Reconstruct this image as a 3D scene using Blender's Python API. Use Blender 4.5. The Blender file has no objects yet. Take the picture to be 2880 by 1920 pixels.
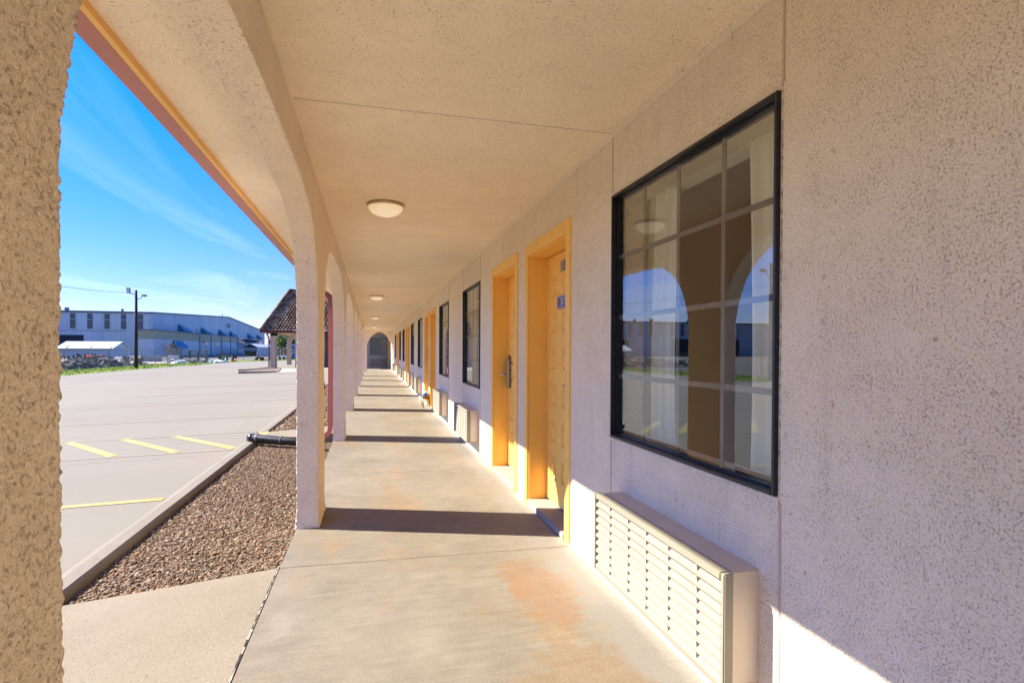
import bpy, bmesh, math, random
import numpy as np
from mathutils import Vector, Matrix, noise as mnoise
random.seed(7); RNG = np.random.default_rng(7)
SC = bpy.context.scene
COL = SC.collection
R = math.radians

# ------------------------------------------------------------------ camera
YAW, PITCH, ROLL = 0.2516, -0.009, 0.0045
CAM_H = 1.287
cam_d = bpy.data.cameras.new('camera')
cam = bpy.data.objects.new('camera', cam_d); COL.objects.link(cam)
xc = Vector((math.cos(YAW), -math.sin(YAW), 0)); zc = Vector((math.sin(YAW), math.cos(YAW), 0)); yc = Vector((0, 0, 1))
y2 = yc*math.cos(PITCH) - zc*math.sin(PITCH); z2 = zc*math.cos(PITCH) + yc*math.sin(PITCH)
rt = xc*math.cos(ROLL) + y2*math.sin(ROLL); up = -xc*math.sin(ROLL) + y2*math.cos(ROLL)
cam.matrix_world = Matrix(((rt.x, up.x, -z2.x, 0), (rt.y, up.y, -z2.y, 0), (rt.z, up.z, -z2.z, CAM_H), (0, 0, 0, 1)))
cam_d.sensor_width = 36.0; cam_d.lens = 1538.2134/2880*36; cam_d.shift_y = 39.0/2880
cam_d.clip_start = 0.03; cam_d.clip_end = 3000
SC.camera = cam

# ------------------------------------------------------------------ light
SUN_DIR = Vector((1.0, -0.343, -0.86)).normalized()
EL = math.asin(-SUN_DIR.z); AZ = math.atan2(-SUN_DIR.x, -SUN_DIR.y)      # compass angle from +Y towards +X
sun_d = bpy.data.lights.new('sun', 'SUN'); sun_d.energy = 3.3; sun_d.angle = R(0.5); sun_d.color = (1.0, 0.935, 0.80)
sun = bpy.data.objects.new('sun', sun_d); COL.objects.link(sun)
sun.rotation_euler = SUN_DIR.to_track_quat('-Z', 'Y').to_euler(); sun.location = (-20, 10, 25)
W = bpy.data.worlds.new('World'); SC.world = W; W.use_nodes = True
SKY_STRENGTH = 0.085
def build_world():
    nt = W.node_tree; nt.nodes.clear()
    out = nt.nodes.new('ShaderNodeOutputWorld'); bg = nt.nodes.new('ShaderNodeBackground')
    sky = nt.nodes.new('ShaderNodeTexSky'); sky.sky_type = 'NISHITA'; sky.sun_disc = False
    sky.sun_elevation = EL; sky.sun_rotation = AZ; sky.air_density = 1.0; sky.dust_density = 0.0; sky.ozone_density = 2.0
    hs = nt.nodes.new('ShaderNodeHueSaturation'); hs.inputs['Saturation'].default_value = 1.30; hs.inputs['Value'].default_value = 1.0
    tint = nt.nodes.new('ShaderNodeMix'); tint.data_type = 'RGBA'; tint.blend_type = 'MULTIPLY'; tint.inputs[0].default_value = 1.0; tint.inputs[7].default_value = (0.62, 0.61, 0.91, 1)
    nt.links.new(sky.outputs[0], tint.inputs[6]); nt.links.new(tint.outputs[2], hs.inputs['Color'])
    tc = nt.nodes.new('ShaderNodeTexCoord'); sep = nt.nodes.new('ShaderNodeSeparateXYZ'); nt.links.new(tc.outputs['Generated'], sep.inputs[0])
    # wisps of high cloud: noise over the plane of a cloud layer
    ma = nt.nodes.new('ShaderNodeMath'); ma.operation = 'MAXIMUM'; ma.inputs[1].default_value = 0.03; nt.links.new(sep.outputs[2], ma.inputs[0])
    dv = nt.nodes.new('ShaderNodeVectorMath'); dv.operation = 'DIVIDE'
    cb = nt.nodes.new('ShaderNodeCombineXYZ')
    for i in range(3): nt.links.new(ma.outputs[0], cb.inputs[i])
    nt.links.new(tc.outputs['Generated'], dv.inputs[0]); nt.links.new(cb.outputs[0], dv.inputs[1])
    mp = nt.nodes.new('ShaderNodeMapping'); mp.inputs['Scale'].default_value = (0.55, 0.16, 1); mp.inputs['Rotation'].default_value = (0, 0, R(58)); mp.inputs['Location'].default_value = (1.3, 0.2, 0)
    nt.links.new(dv.outputs[0], mp.inputs[0])
    nz = nt.nodes.new('ShaderNodeTexNoise'); nz.inputs['Scale'].default_value = 1.3; nz.inputs['Detail'].default_value = 7; nz.inputs['Roughness'].default_value = 0.55; nz.inputs['Distortion'].default_value = 0.5
    nt.links.new(mp.outputs[0], nz.inputs['Vector'])
    rp = nt.nodes.new('ShaderNodeMapRange'); rp.inputs[1].default_value = 0.50; rp.inputs[2].default_value = 0.78; rp.inputs[3].default_value = 0; rp.inputs[4].default_value = 0.28
    nt.links.new(nz.outputs[0], rp.inputs[0])
    mx = nt.nodes.new('ShaderNodeMix'); mx.data_type = 'RGBA'; mx.inputs[7].default_value = (3.6, 4.0, 4.6, 1)
    nt.links.new(rp.outputs[0], mx.inputs[0]); nt.links.new(hs.outputs[0], mx.inputs[6])
    hz = nt.nodes.new('ShaderNodeMapRange'); hz.inputs[1].default_value = 0.0; hz.inputs[2].default_value = 0.5; hz.inputs[3].default_value = 0.50; hz.inputs[4].default_value = 1.15
    nt.links.new(sep.outputs[2], hz.inputs[0]); hm = nt.nodes.new('ShaderNodeVectorMath'); hm.operation = 'SCALE'
    nt.links.new(hs.outputs[0], hm.inputs[0]); nt.links.new(hz.outputs[0], hm.inputs['Scale']); nt.links.new(hm.outputs[0], mx.inputs[6])
    nt.links.new(mx.outputs[2], bg.inputs[0]); bg.inputs[1].default_value = SKY_STRENGTH
    nt.links.new(bg.outputs[0], out.inputs[0])
build_world()
SC.view_settings.view_transform = 'Standard'; SC.view_settings.look = 'None'; SC.view_settings.gamma = 1.0
SC.view_settings.use_curve_mapping = False
SC.view_settings.exposure = 2.3
SC.render.engine = 'CYCLES'
SC.cycles.max_bounces = 12; SC.cycles.diffuse_bounces = 8; SC.cycles.transparent_max_bounces = 24; SC.cycles.glossy_bounces = 5
SC.cycles.use_denoising = True; SC.cycles.sample_clamp_indirect = 6.0
SC.cycles.caustics_reflective = False; SC.cycles.caustics_refractive = False

# ------------------------------------------------------------------ materials
class NT:
    """small helper to wire a Principled material"""
    def __init__(s, name):
        s.m = bpy.data.materials.new(name); s.m.use_nodes = True; s.t = s.m.node_tree
        s.b = s.t.nodes['Principled BSDF']; s.out = s.t.nodes['Material Output']; s._pos = None
        s.b.inputs['Specular IOR Level'].default_value = 0.25
    def n(s, typ, **kw):
        nd = s.t.nodes.new(typ)
        for k, v in kw.items(): setattr(nd, k, v)
        return nd
    def put(s, inp, v):
        if hasattr(v, 'links') or isinstance(v, bpy.types.NodeSocket): s.t.links.new(v, inp)
        else: inp.default_value = v
    def pos(s):
        if s._pos is None: s._pos = s.n('ShaderNodeNewGeometry').outputs['Position']
        return s._pos
    def obj(s): return s.n('ShaderNodeTexCoord').outputs['Object']
    def map(s, vec, scale=(1, 1, 1), rot=(0, 0, 0), loc=(0, 0, 0)):
        nd = s.n('ShaderNodeMapping'); s.put(nd.inputs[0], vec)
        nd.inputs['Scale'].default_value = scale; nd.inputs['Rotation'].default_value = rot; nd.inputs['Location'].default_value = loc
        return nd.outputs[0]
    def noise(s, scale, detail=2, rough=0.5, vec=None, dist=0.0):
        nd = s.n('ShaderNodeTexNoise'); s.put(nd.inputs['Vector'], s.pos() if vec is None else vec)
        nd.inputs['Scale'].default_value = scale; nd.inputs['Detail'].default_value = detail
        nd.inputs['Roughness'].default_value = rough; nd.inputs['Distortion'].default_value = dist
        return nd.outputs[0]
    def voro(s, scale, vec=None, feature='F1', out=0):
        nd = s.n('ShaderNodeTexVoronoi', feature=feature); s.put(nd.inputs['Vector'], s.pos() if vec is None else vec)
        nd.inputs['Scale'].default_value = scale
        return nd.outputs[out]
    def rng(s, v, a, b, c=0.0, d=1.0, smooth=False):
        nd = s.n('ShaderNodeMapRange'); s.put(nd.inputs[0], v)
        if smooth: nd.interpolation_type = 'SMOOTHSTEP'
        for i, q in enumerate((a, b, c, d)): nd.inputs[i+1].default_value = q
        return nd.outputs[0]
    def math(s, op, a, b=0.0, c=None):
        nd = s.n('ShaderNodeMath', operation=op); s.put(nd.inputs[0], a); s.put(nd.inputs[1], b)
        if c is not None: s.put(nd.inputs[2], c)
        return nd.outputs[0]
    def mix(s, f, a, b, blend='MIX'):
        nd = s.n('ShaderNodeMix', data_type='RGBA', blend_type=blend); s.put(nd.inputs[0], f)
        s.put(nd.inputs[6], col(a)); s.put(nd.inputs[7], col(b)); return nd.outputs[2]
    def xyz(s, vec=None):
        nd = s.n('ShaderNodeSeparateXYZ'); s.put(nd.inputs[0], s.pos() if vec is None else vec); return nd.outputs
    def bump(s, h, strength=0.5, dist=0.01, nrm=None):
        nd = s.n('ShaderNodeBump'); nd.inputs['Strength'].default_value = strength; nd.inputs['Distance'].default_value = dist
        s.put(nd.inputs['Height'], h)
        if nrm is not None: s.put(nd.inputs['Normal'], nrm)
        return nd.outputs[0]
    def fin(s, color, rough=0.8, normal=None, metal=0.0, spec=None):
        s.put(s.b.inputs['Base Color'], col(color)); s.put(s.b.inputs['Roughness'], rough); s.b.inputs['Metallic'].default_value = metal
        if normal is not None: s.put(s.b.inputs['Normal'], normal)
        if spec is not None: s.b.inputs['Specular IOR Level'].default_value = spec
        return s.m
def col(c):
    if isinstance(c, (tuple, list)) and len(c) == 3: return (*c, 1.0)
    return c

def stucco(name, base, pit=0.35, grain=1.0, bump=0.6, dist=0.006, tint=(0.46, 0.34, 0.25), cover=0.0, lump=1.0, weather=False):
    """dashed plaster: small rounded lumps with ragged dark hollows between them"""
    t = NT(name)
    big = t.noise(0.8, 4, 0.6); c = t.mix(t.rng(big, 0.3, 0.7), tuple(q*0.93 for q in base), tuple(min(1, q*1.05) for q in base))
    mid = t.noise(6, 3, 0.6, t.map(t.pos(), loc=(5, 1, 2))); c = t.mix(t.rng(mid, 0.35, 0.7, 0, 0.35), c, tuple(q*0.86 for q in base))
    vec = t.n('ShaderNodeVectorMath', operation='ADD'); t.put(vec.inputs[0], t.pos())
    sc = t.n('ShaderNodeVectorMath', operation='SCALE'); nc = t.n('ShaderNodeTexNoise'); t.put(nc.inputs['Vector'], t.pos()); nc.inputs['Scale'].default_value = 80*grain
    t.put(sc.inputs[0], nc.outputs[1]); sc.inputs['Scale'].default_value = 0.006/grain; t.put(vec.inputs[1], sc.outputs[0])
    v = vec.outputs[0]
    w = t.noise(7*grain, 3, 0.6)
    n1 = t.noise(110*grain, 4, 0.7, v); n2 = t.noise(300*grain, 2, 0.6, v); vo = t.voro(85*grain, v, 'SMOOTH_F1')
    thr = t.math('SUBTRACT', n1, t.math('MULTIPLY', t.math('SUBTRACT', w, 0.5), 0.13))
    thr = t.math('SUBTRACT', thr, t.math('MULTIPLY', t.math('SUBTRACT', vo, 0.5), 0.10*lump))
    pits = t.rng(thr, 0.40+cover, 0.33+cover, 0, 1)
    c = t.mix(t.math('MULTIPLY', pits, pit), c, tuple(a*b for a, b in zip(base, tint)))  # shadow and dirt of the hollows, both put into the colour
    if weather:
        x, y, z = t.xyz(); yy = t.math('MODULO', t.math('ADD', y, 7.8-1.4865), 7.8)
        run = t.math('MULTIPLY', t.rng(t.math('ABSOLUTE', t.math('SUBTRACT', yy, 0.0)), 0.004, 0.014, 1, 0), t.math('MULTIPLY', t.rng(z, 0.45, 0.8), t.rng(z, 2.25, 2.1)))
        c = t.mix(t.math('MULTIPLY', run, t.rng(t.noise(40, 4, 0.7), 0.4, 0.62, 0.1, 0.8)), c, (0.22, 0.10, 0.045))
        sv = t.map(t.pos(), (1, 5, 0.5)); c = t.mix(t.math('MULTIPLY', t.rng(t.noise(1.6, 6, 0.65, sv), 0.54, 0.72), 0.22), c, (0.42, 0.34, 0.27))
        foot = t.rng(t.math('ADD', z, t.math('MULTIPLY', t.math('SUBTRACT', t.noise(9, 6, 0.7), 0.5), 0.25)), 0.02, 0.16, 0.35, 0); c = t.mix(foot, c, (0.40, 0.32, 0.24))
        c = t.mix(t.rng(t.noise(33, 3, 0.6, t.map(t.pos(), loc=(9, 2, 4))), 0.66, 0.71, 0, 0.5), c, (0.45, 0.27, 0.15))
    h = t.math('ADD', t.rng(thr, 0.30+cover, 0.45+cover, 0, 1), t.math('MULTIPLY', n2, 0.35)); h = t.math('ADD', h, t.math('MULTIPLY', t.noise(75*grain, 3, 0.65, v), 1.6*lump))
    return t.fin(c, 0.92, t.bump(h, bump, dist), spec=0.12)

M = {}
M['wall'] = stucco('stucco_wall', (0.89, 0.775, 0.605), 0.42, 1.5, 0.8, 0.0048, cover=0.0, weather=True)
M['ceiling'] = stucco('stucco_ceiling', (0.98, 0.83, 0.645), 0.70, 1.0, 0.55, 0.006, cover=0.01)
M['arcade'] = stucco('stucco_arcade', (0.92, 0.775, 0.615), 0.7, 0.9, 0.7, 0.007, cover=0.0)
M['arcade_shaded'] = stucco('stucco_arcade_shaded', (0.90, 0.745, 0.54), 0.5, 1.3, 0.8, 0.005, cover=0.0)  # browner copy of the arcade paint, near pillar's shade put into its colour

def concrete_floor():
    t = NT('stained_concrete'); x, y, z = t.xyz()
    wv = t.n('ShaderNodeVectorMath', operation='ADD'); t.put(wv.inputs[0], t.pos()); ws = t.n('ShaderNodeVectorMath', operation='SCALE'); wn = t.n('ShaderNodeTexNoise'); t.put(wn.inputs['Vector'], t.pos()); wn.inputs['Scale'].default_value = 4.0; wn.inputs['Detail'].default_value = 5
    t.put(ws.inputs[0], wn.outputs[1]); ws.inputs['Scale'].default_value = 0.25; t.put(wv.inputs[1], ws.outputs[0]); wp = wv.outputs[0]
    c = t.mix(t.rng(t.noise(1.1, 8, 0.66, wp), 0.32, 0.68), (0.150, 0.125, 0.088), (0.238, 0.203, 0.152))
    c = t.mix(t.rng(t.noise(6, 8, 0.7), 0.40, 0.66, 0, 0.45), c, (0.135, 0.112, 0.08))
    # trowel streaks across the walk
    stv = t.map(t.pos(), (1.2, 9, 1), (0, 0, R(4))); c = t.mix(t.rng(t.noise(3, 7, 0.7, stv), 0.45, 0.72, 0, 0.35), c, (0.31, 0.27, 0.205))
    st = t.map(wp, (2.6, 0.9, 1), (0, 0, R(-12)))
    so = t.math('MULTIPLY', t.rng(t.noise(0.8, 8, 0.68, st), 0.52, 0.62, smooth=True), t.rng(t.noise(14, 6, 0.7), 0.3, 0.6, 0.35, 1))
    c = t.mix(t.math('MULTIPLY', so, 0.5), c, (0.26, 0.15, 0.065))
    # rust stain in front of the grille
    wx, wy, wz = t.xyz(wp)
    def blot(cx, cy, kx, ky, r, edge, colr, amt, cc):
        dx = t.math('MULTIPLY', t.math('SUBTRACT', wx, cx), kx); dy = t.math('MULTIPLY', t.math('SUBTRACT', wy, cy), ky)
        d = t.math('SQRT', t.math('ADD', t.math('MULTIPLY', dx, dx), t.math('MULTIPLY', dy, dy)))
        d = t.math('ADD', d, t.math('MULTIPLY', t.math('SUBTRACT', t.noise(7.0, 8, 0.7), 0.5), 0.75))
        return t.mix(t.math('MULTIPLY', t.rng(d, r, r-edge, smooth=True), t.math('MULTIPLY', t.rng(t.noise(22, 6, 0.75), 0.3, 0.62, 0.25, 1), amt)), cc, colr)
    c = blot(1.02, 2.95, 2.0, 0.85, 0.40, 0.12, (0.23, 0.11, 0.045), 0.7, c)
    c = blot(0.95, 2.0, 1.5, 1.0, 0.46, 0.12, (0.20, 0.115, 0.05), 0.65, c)
    c = blot(-0.35, 2.0, 2.0, 0.7, 0.35, 0.3, (0.25, 0.19, 0.115), 0.5, c)
    c = blot(-0.40, 3.75, 4.0, 3.0, 0.25, 0.2, (0.12, 0.11, 0.10), 0.6, c)
    c = blot(-0.3, 2.85, 2.6, 1.4, 0.3, 0.25, (0.30, 0.27, 0.22), 0.4, c)
    # grey worn edge by the wall
    e = t.math('ADD', x, t.math('MULTIPLY', t.math('SUBTRACT', t.noise(6, 8, 0.7), 0.5), 0.55))
    c = t.mix(t.rng(e, 0.98, 1.12, 0, 0.75), c, (0.22, 0.205, 0.18))
    c = t.mix(t.rng(t.math('ADD', x, t.math('MULTIPLY', t.math('SUBTRACT', t.noise(30, 4, 0.7), 0.5), 0.1)), 1.18, 1.25, 0, 0.8), c, (0.34, 0.30, 0.25))
    # grain and specks
    c = t.mix(t.rng(t.noise(170, 3, 0.7), 0.50, 0.30, 0, 0.75), c, (0.085, 0.066, 0.042))
    c = t.mix(t.rng(t.noise(140, 3, 0.7, t.map(t.pos(), loc=(3, 3, 3))), 0.56, 0.70, 0, 0.4), c, (0.40, 0.35, 0.27))
    c = t.mix(t.rng(t.noise(26, 4, 0.7), 0.68, 0.72, 0, 0.7), c, (0.12, 0.095, 0.07))
    # saw joints across the walk
    yy = t.math('ADD', y, t.math('MULTIPLY', t.math('SUBTRACT', t.noise(22, 4, 0.7), 0.5), 0.018))
    yy = t.math('ADD', yy, t.math('MULTIPLY', x, 0.035))
    m = t.math('MODULO', t.math('ADD', yy, 13.27), 2.45)
    crack = t.rng(t.math('ABSOLUTE', t.math('SUBTRACT', m, 2.0)), 0.002, 0.007, 1, 0)
    crack = t.math('MULTIPLY', crack, t.rng(t.noise(9, 3), 0.3, 0.5, 0.35, 1))
    halo = t.rng(t.math('ABSOLUTE', t.math('SUBTRACT', m, 2.0)), 0.01, 0.05, 0.25, 0); c = t.mix(halo, c, (0.2, 0.16, 0.11))
    c = t.mix(t.math('MULTIPLY', crack, 0.9), c, (0.045, 0.035, 0.03))
    h = t.math('SUBTRACT', t.math('MULTIPLY', t.noise(150, 4, 0.7), 0.6), crack)
    return t.fin(c, t.rng(t.noise(2.5, 5), 0.3, 0.7, 0.55, 0.8), t.bump(h, 0.45, 0.005), spec=0.25)
M['floor'] = concrete_floor()

def rough_slab(name, a, b, sp_col, amt=0.5, scale=70):
    t = NT(name)
    c = t.mix(t.rng(t.noise(1.1, 5, 0.6), 0.3, 0.7), a, b)
    n = t.noise(scale, 3, 0.65); c = t.mix(t.rng(n, 0.43, 0.33, 0, amt), c, sp_col)
    c = t.mix(t.rng(t.noise(scale*1.7, 2, 0.5), 0.60, 0.68, 0, amt*0.8), c, tuple(min(1, q*1.35) for q in b))
    return t.fin(c, 0.9, t.bump(n, 0.45, 0.006), spec=0.15)
M['slab'] = rough_slab('washed_slab', (0.18, 0.147, 0.103), (0.23, 0.19, 0.14), (0.085, 0.10, 0.065), 0.6, 75)
M['curb'] = rough_slab('curb_concrete', (0.182, 0.158, 0.125), (0.22, 0.194, 0.157), (0.09, 0.11, 0.08), 0.5, 50)
M['sill'] = rough_slab('sill_concrete', (0.30, 0.265, 0.22), (0.36, 0.32, 0.27), (0.17, 0.135, 0.105), 0.3, 60)

def lot():
    t = NT('lot_concrete'); x, y, z = t.xyz()
    c = t.mix(t.rng(t.noise(0.12, 6, 0.6), 0.3, 0.7), (0.182, 0.165, 0.130), (0.218, 0.200, 0.160))
    st = t.map(t.pos(), (0.09, 0.5, 1), (0, 0, R(4)))
    c = t.mix(t.math('MULTIPLY', t.rng(t.noise(0.9, 6, 0.65, st), 0.50, 0.66), 0.7), c, (0.22, 0.185, 0.155))
    c = t.mix(t.math('MULTIPLY', t.rng(t.noise(0.5, 5, 0.6, t.map(t.pos(), loc=(3, 8, 0))), 0.56, 0.68), 0.35), c, (0.24, 0.19, 0.15))
    sp = t.noise(90, 4, 0.75); c = t.mix(t.rng(sp, 0.46, 0.34, 0, 0.5), c, (0.18, 0.14, 0.11))
    # slab joints and wandering cracks
    wob = t.math('MULTIPLY', t.math('SUBTRACT', t.noise(1.5, 4), 0.5), 0.25)
    j = t.math('MODULO', t.math('ADD', t.math('ADD', y, wob), 201.3), 4.6); jl = t.rng(t.math('ABSOLUTE', t.math('SUBTRACT', j, 2.3)), 0.012, 0.03, 0.55, 0)
    k = t.math('MODULO', t.math('ADD', t.math('ADD', x, wob), 202.0), 5.2); kl = t.rng(t.math('ABSOLUTE', t.math('SUBTRACT', k, 2.6)), 0.012, 0.03, 0.4, 0)
    c = t.mix(t.math('MAXIMUM', jl, kl), c, (0.15, 0.12, 0.10))
    ve = t.voro(0.22, t.map(t.pos(), (1, 0.7, 1)), 'DISTANCE_TO_EDGE'); ve = t.math('ADD', ve, t.math('MULTIPLY', t.math('SUBTRACT', t.noise(3, 4), 0.5), 0.06))
    c = t.mix(t.rng(t.math('ABSOLUTE', ve), 0.002, 0.007, 0.45, 0), c, (0.18, 0.15, 0.12))
    return t.fin(c, 0.88, t.bump(sp, 0.3, 0.005), spec=0.15)
M['lot'] = lot()

def paint(name, base, rough=0.45, bump=0.0, wear=0.0, spec=0.35, dirt=0.06):
    t = NT(name)
    c = t.mix(t.rng(t.noise(3.0, 4, 0.6), 0.3, 0.7), tuple(q*(1-dirt) for q in base), tuple(min(1, q*(1+dirt*0.6)) for q in base))
    if wear: c = t.mix(t.rng(t.noise(9, 6, 0.7), 0.56, 0.66, 0, wear), c, tuple(q*0.55+0.05 for q in base))
    nrm = t.bump(t.noise(30, 3, 0.5), bump, 0.003) if bump else None
    return t.fin(c, rough, nrm, spec=spec)
M['yellow'] = paint('door_yellow_paint', (0.90, 0.54, 0.125), 0.42, 0.12, 0.05)
M['fascia'] = paint('fascia_yellow_paint', (0.82, 0.47, 0.13), 0.5)
M['gutter'] = paint('gutter_red_metal', (0.42, 0.155, 0.125), 0.4)
M['spout'] = paint('spout_red_metal', (0.24, 0.07, 0.07), 0.4, 0.0, 0.1)
M['darkred'] = paint('dark_red_trim', (0.10, 0.018, 0.02), 0.5)
M['black_frame'] = paint('black_aluminium', (0.012, 0.014, 0.018), 0.35, 0, 0, 0.5)
M['muntin'] = paint('bronze_muntin', (0.13, 0.118, 0.11), 0.5)
M['cream'] = paint('cream_grille', (0.245, 0.222, 0.168), 0.5, 0.05, 0.08, 0.3, 0.05)
M['sleeve'] = paint('sleeve_metal', (0.62, 0.525, 0.42), 0.45, 0, 0.16)
M['dark'] = paint('dark_gap', (0.02, 0.018, 0.016), 0.8)
M['steel'] = NT('brushed_steel').fin((0.55, 0.53, 0.50), 0.32, metal=1.0)
M['bronze'] = NT('bronze_plate').fin((0.20, 0.15, 0.13), 0.45, metal=0.6)
M['greybox'] = paint('grey_plate', (0.30, 0.27, 0.21), 0.5)
M['signblue'] = paint('sign_blue', (0.02, 0.06, 0.32), 0.3, 0, 0, 0.5)
M['white'] = paint('white_paint', (0.80, 0.80, 0.78), 0.5)
M['mortar'] = rough_slab('mortar', (0.40, 0.36, 0.31), (0.48, 0.43, 0.37), (0.18, 0.15, 0.12), 0.5, 90)
M['lineyellow'] = None
def line_paint():
    t = NT('lot_yellow_paint'); n = t.noise(14, 5, 0.7)
    c = t.mix(t.rng(t.noise(1.4, 3), 0.3, 0.7), (0.33, 0.25, 0.075), (0.37, 0.30, 0.12))
    c = t.mix(t.rng(n, 0.52, 0.64, 0, 0.75), c, (0.33, 0.28, 0.22)); return t.fin(c, 0.85)
M['lineyellow'] = line_paint()
def line_faint():
    t = NT('lot_worn_paint'); n = t.noise(9, 5, 0.7)
    c = t.mix(t.rng(n, 0.35, 0.55, 0.35, 1.0), (0.32, 0.25, 0.10), (0.235, 0.20, 0.16)); return t.fin(c, 0.85)
M['linefaint'] = line_faint()
def lampglass():
    t = NT('opal_glass'); t.b.inputs['Emission Color'].default_value = (1.0, 0.82, 0.55, 1); t.b.inputs['Emission Strength'].default_value = 0.07; return t.fin((0.95, 0.90, 0.78), 0.25, spec=0.5)
M['opal'] = lampglass()
M['brass'] = NT('aged_brass').fin((0.50, 0.38, 0.22), 0.4, metal=0.7)

def glass():
    m = bpy.data.materials.new('window_glass'); m.use_nodes = True; nt = m.node_tree; nt.nodes.clear()
    out = nt.nodes.new('ShaderNodeOutputMaterial'); mx = nt.nodes.new('ShaderNodeMixShader')
    tr = nt.nodes.new('ShaderNodeBsdfTransparent'); tr.inputs[0].default_value = (0.93, 0.95, 0.92, 1)
    gl = nt.nodes.new('ShaderNodeBsdfGlossy'); gl.inputs['Roughness'].default_value = 0.0; gl.inputs[0].default_value = (0.86, 0.94, 1.0, 1)
    lw = nt.nodes.new('ShaderNodeLayerWeight'); lw.inputs[0].default_value = 0.5
    pw = nt.nodes.new('ShaderNodeMath'); pw.operation = 'POWER'; pw.inputs[1].default_value = 3.0; nt.links.new(lw.outputs['Facing'], pw.inputs[0])
    mr = nt.nodes.new('ShaderNodeMapRange'); mr.inputs[3].default_value = 0.14; mr.inputs[4].default_value = 0.62
    nt.links.new(pw.outputs[0], mr.inputs[0]); nt.links.new(mr.outputs[0], mx.inputs[0])
    nt.links.new(tr.outputs[0], mx.inputs[1]); nt.links.new(gl.outputs[0], mx.inputs[2]); nt.links.new(mx.outputs[0], out.inputs[0])
    return m
M['glass'] = glass()
def curtain():
    t = NT('curtain_cloth'); c = t.mix(t.rng(t.noise(2, 3), 0.3, 0.7), (0.78, 0.74, 0.58), (0.86, 0.82, 0.66)); return t.fin(c, 0.9, spec=0.05)
M['curtain'] = curtain()
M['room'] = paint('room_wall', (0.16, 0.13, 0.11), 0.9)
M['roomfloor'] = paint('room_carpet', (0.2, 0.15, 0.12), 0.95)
def plastic_pipe():
    t = NT('black_plastic'); return t.fin((0.010, 0.012, 0.016), 0.32, spec=0.5)
M['pipe'] = plastic_pipe()
M['bead'] = paint('plaster_bead', (0.50, 0.40, 0.33), 0.6)

def corrugated(name, base, stain=(0.3, 0.36, 0.4), pitch=0.9, axis='x', amt=0.35):
    t = NT(name); p = t.pos(); o = t.xyz()
    a = o[0] if axis == 'x' else o[1]
    w = t.math('MODULO', t.math('ADD', a, 500.0), pitch); line = t.rng(t.math('ABSOLUTE', t.math('SUBTRACT', w, pitch/2)), 0.0, pitch*0.18, 1, 0)
    c = t.mix(t.rng(t.noise(0.16, 5, 0.6), 0.35, 0.65), base, tuple(q*0.82 for q in base))
    sv = t.map(p, (0.9, 0.9, 0.12)); c = t.mix(t.math('MULTIPLY', t.rng(t.noise(0.7, 5, 0.65, sv), 0.5, 0.7), amt), c, stain)
    c = t.mix(t.math('MULTIPLY', line, 0.25), c, tuple(q*0.55 for q in base))
    return t.fin(c, 0.6, t.bump(line, 0.5, 0.05), spec=0.3)
M['shed_blue'] = corrugated('blue_grey_siding', (0.46, 0.54, 0.55), (0.32, 0.42, 0.45), 0.9, 'x')
M['shed_blue_y'] = corrugated('blue_siding_gable', (0.36, 0.51, 0.54), (0.13, 0.33, 0.40), 1.6, 'y', 0.6)
M['annex_white'] = corrugated('pale_siding', (0.50, 0.57, 0.56), (0.36, 0.45, 0.47), 1.2, 'y')
M['annex_yellow'] = corrugated('yellow_panel', (0.36, 0.36, 0.22), (0.26, 0.30, 0.16), 1.2, 'y', 0.5)
M['whitemetal'] = corrugated('white_metal_roof', (0.45, 0.48, 0.50), (0.33, 0.36, 0.38), 0.5, 'x', 0.3)
M['whitewall'] = corrugated('white_shed_wall', (0.42, 0.49, 0.53), (0.30, 0.37, 0.41), 0.5, 'x', 0.3)
M['teal'] = paint('teal_metal', (0.05, 0.17, 0.21), 0.5)
M['navy'] = paint('dark_opening', (0.012, 0.02, 0.03), 0.7)
M['glassdark'] = paint('dim_glass', (0.045, 0.07, 0.085), 0.2, 0, 0, 0.5)
M['roofedge'] = paint('roof_trim', (0.14, 0.17, 0.19), 0.6)
M['logo'] = paint('emblem_blue', (0.02, 0.09, 0.17), 0.5)
M['wood_pole'] = paint('creosoted_wood', (0.022, 0.018, 0.017), 0.85)
M['galv'] = paint('weathered_steel', (0.11, 0.12, 0.12), 0.6)
M['greymetal'] = paint('grey_metal', (0.30, 0.31, 0.31), 0.5)
M['lampface'] = paint('lamp_lens', (0.55, 0.55, 0.5), 0.2)
M['cone_orange'] = paint('cone_orange', (0.75, 0.12, 0.03), 0.6)
M['timber'] = paint('old_timber', (0.20, 0.12, 0.075), 0.85, 0, 0.4)
M['timber_grey'] = paint('grey_timber', (0.22, 0.20, 0.18), 0.85, 0, 0.4)
M['rust'] = paint('rusty_steel', (0.16, 0.06, 0.035), 0.8, 0, 0.4)
M['tyre'] = paint('rubber', (0.015, 0.015, 0.016), 0.8)
M['clothblue'] = None
def cloth_blue():
    t = NT('patterned_cloth'); v = t.voro(14, out=1)
    c = t.mix(t.rng(t.noise(11, 3), 0.44, 0.56), (0.04, 0.06, 0.2), (0.40, 0.45, 0.6)); return t.fin(c, 0.9)
M['clothblue'] = cloth_blue()
M['brownwood'] = paint('brown_wood', (0.16, 0.07, 0.03), 0.6)

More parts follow.
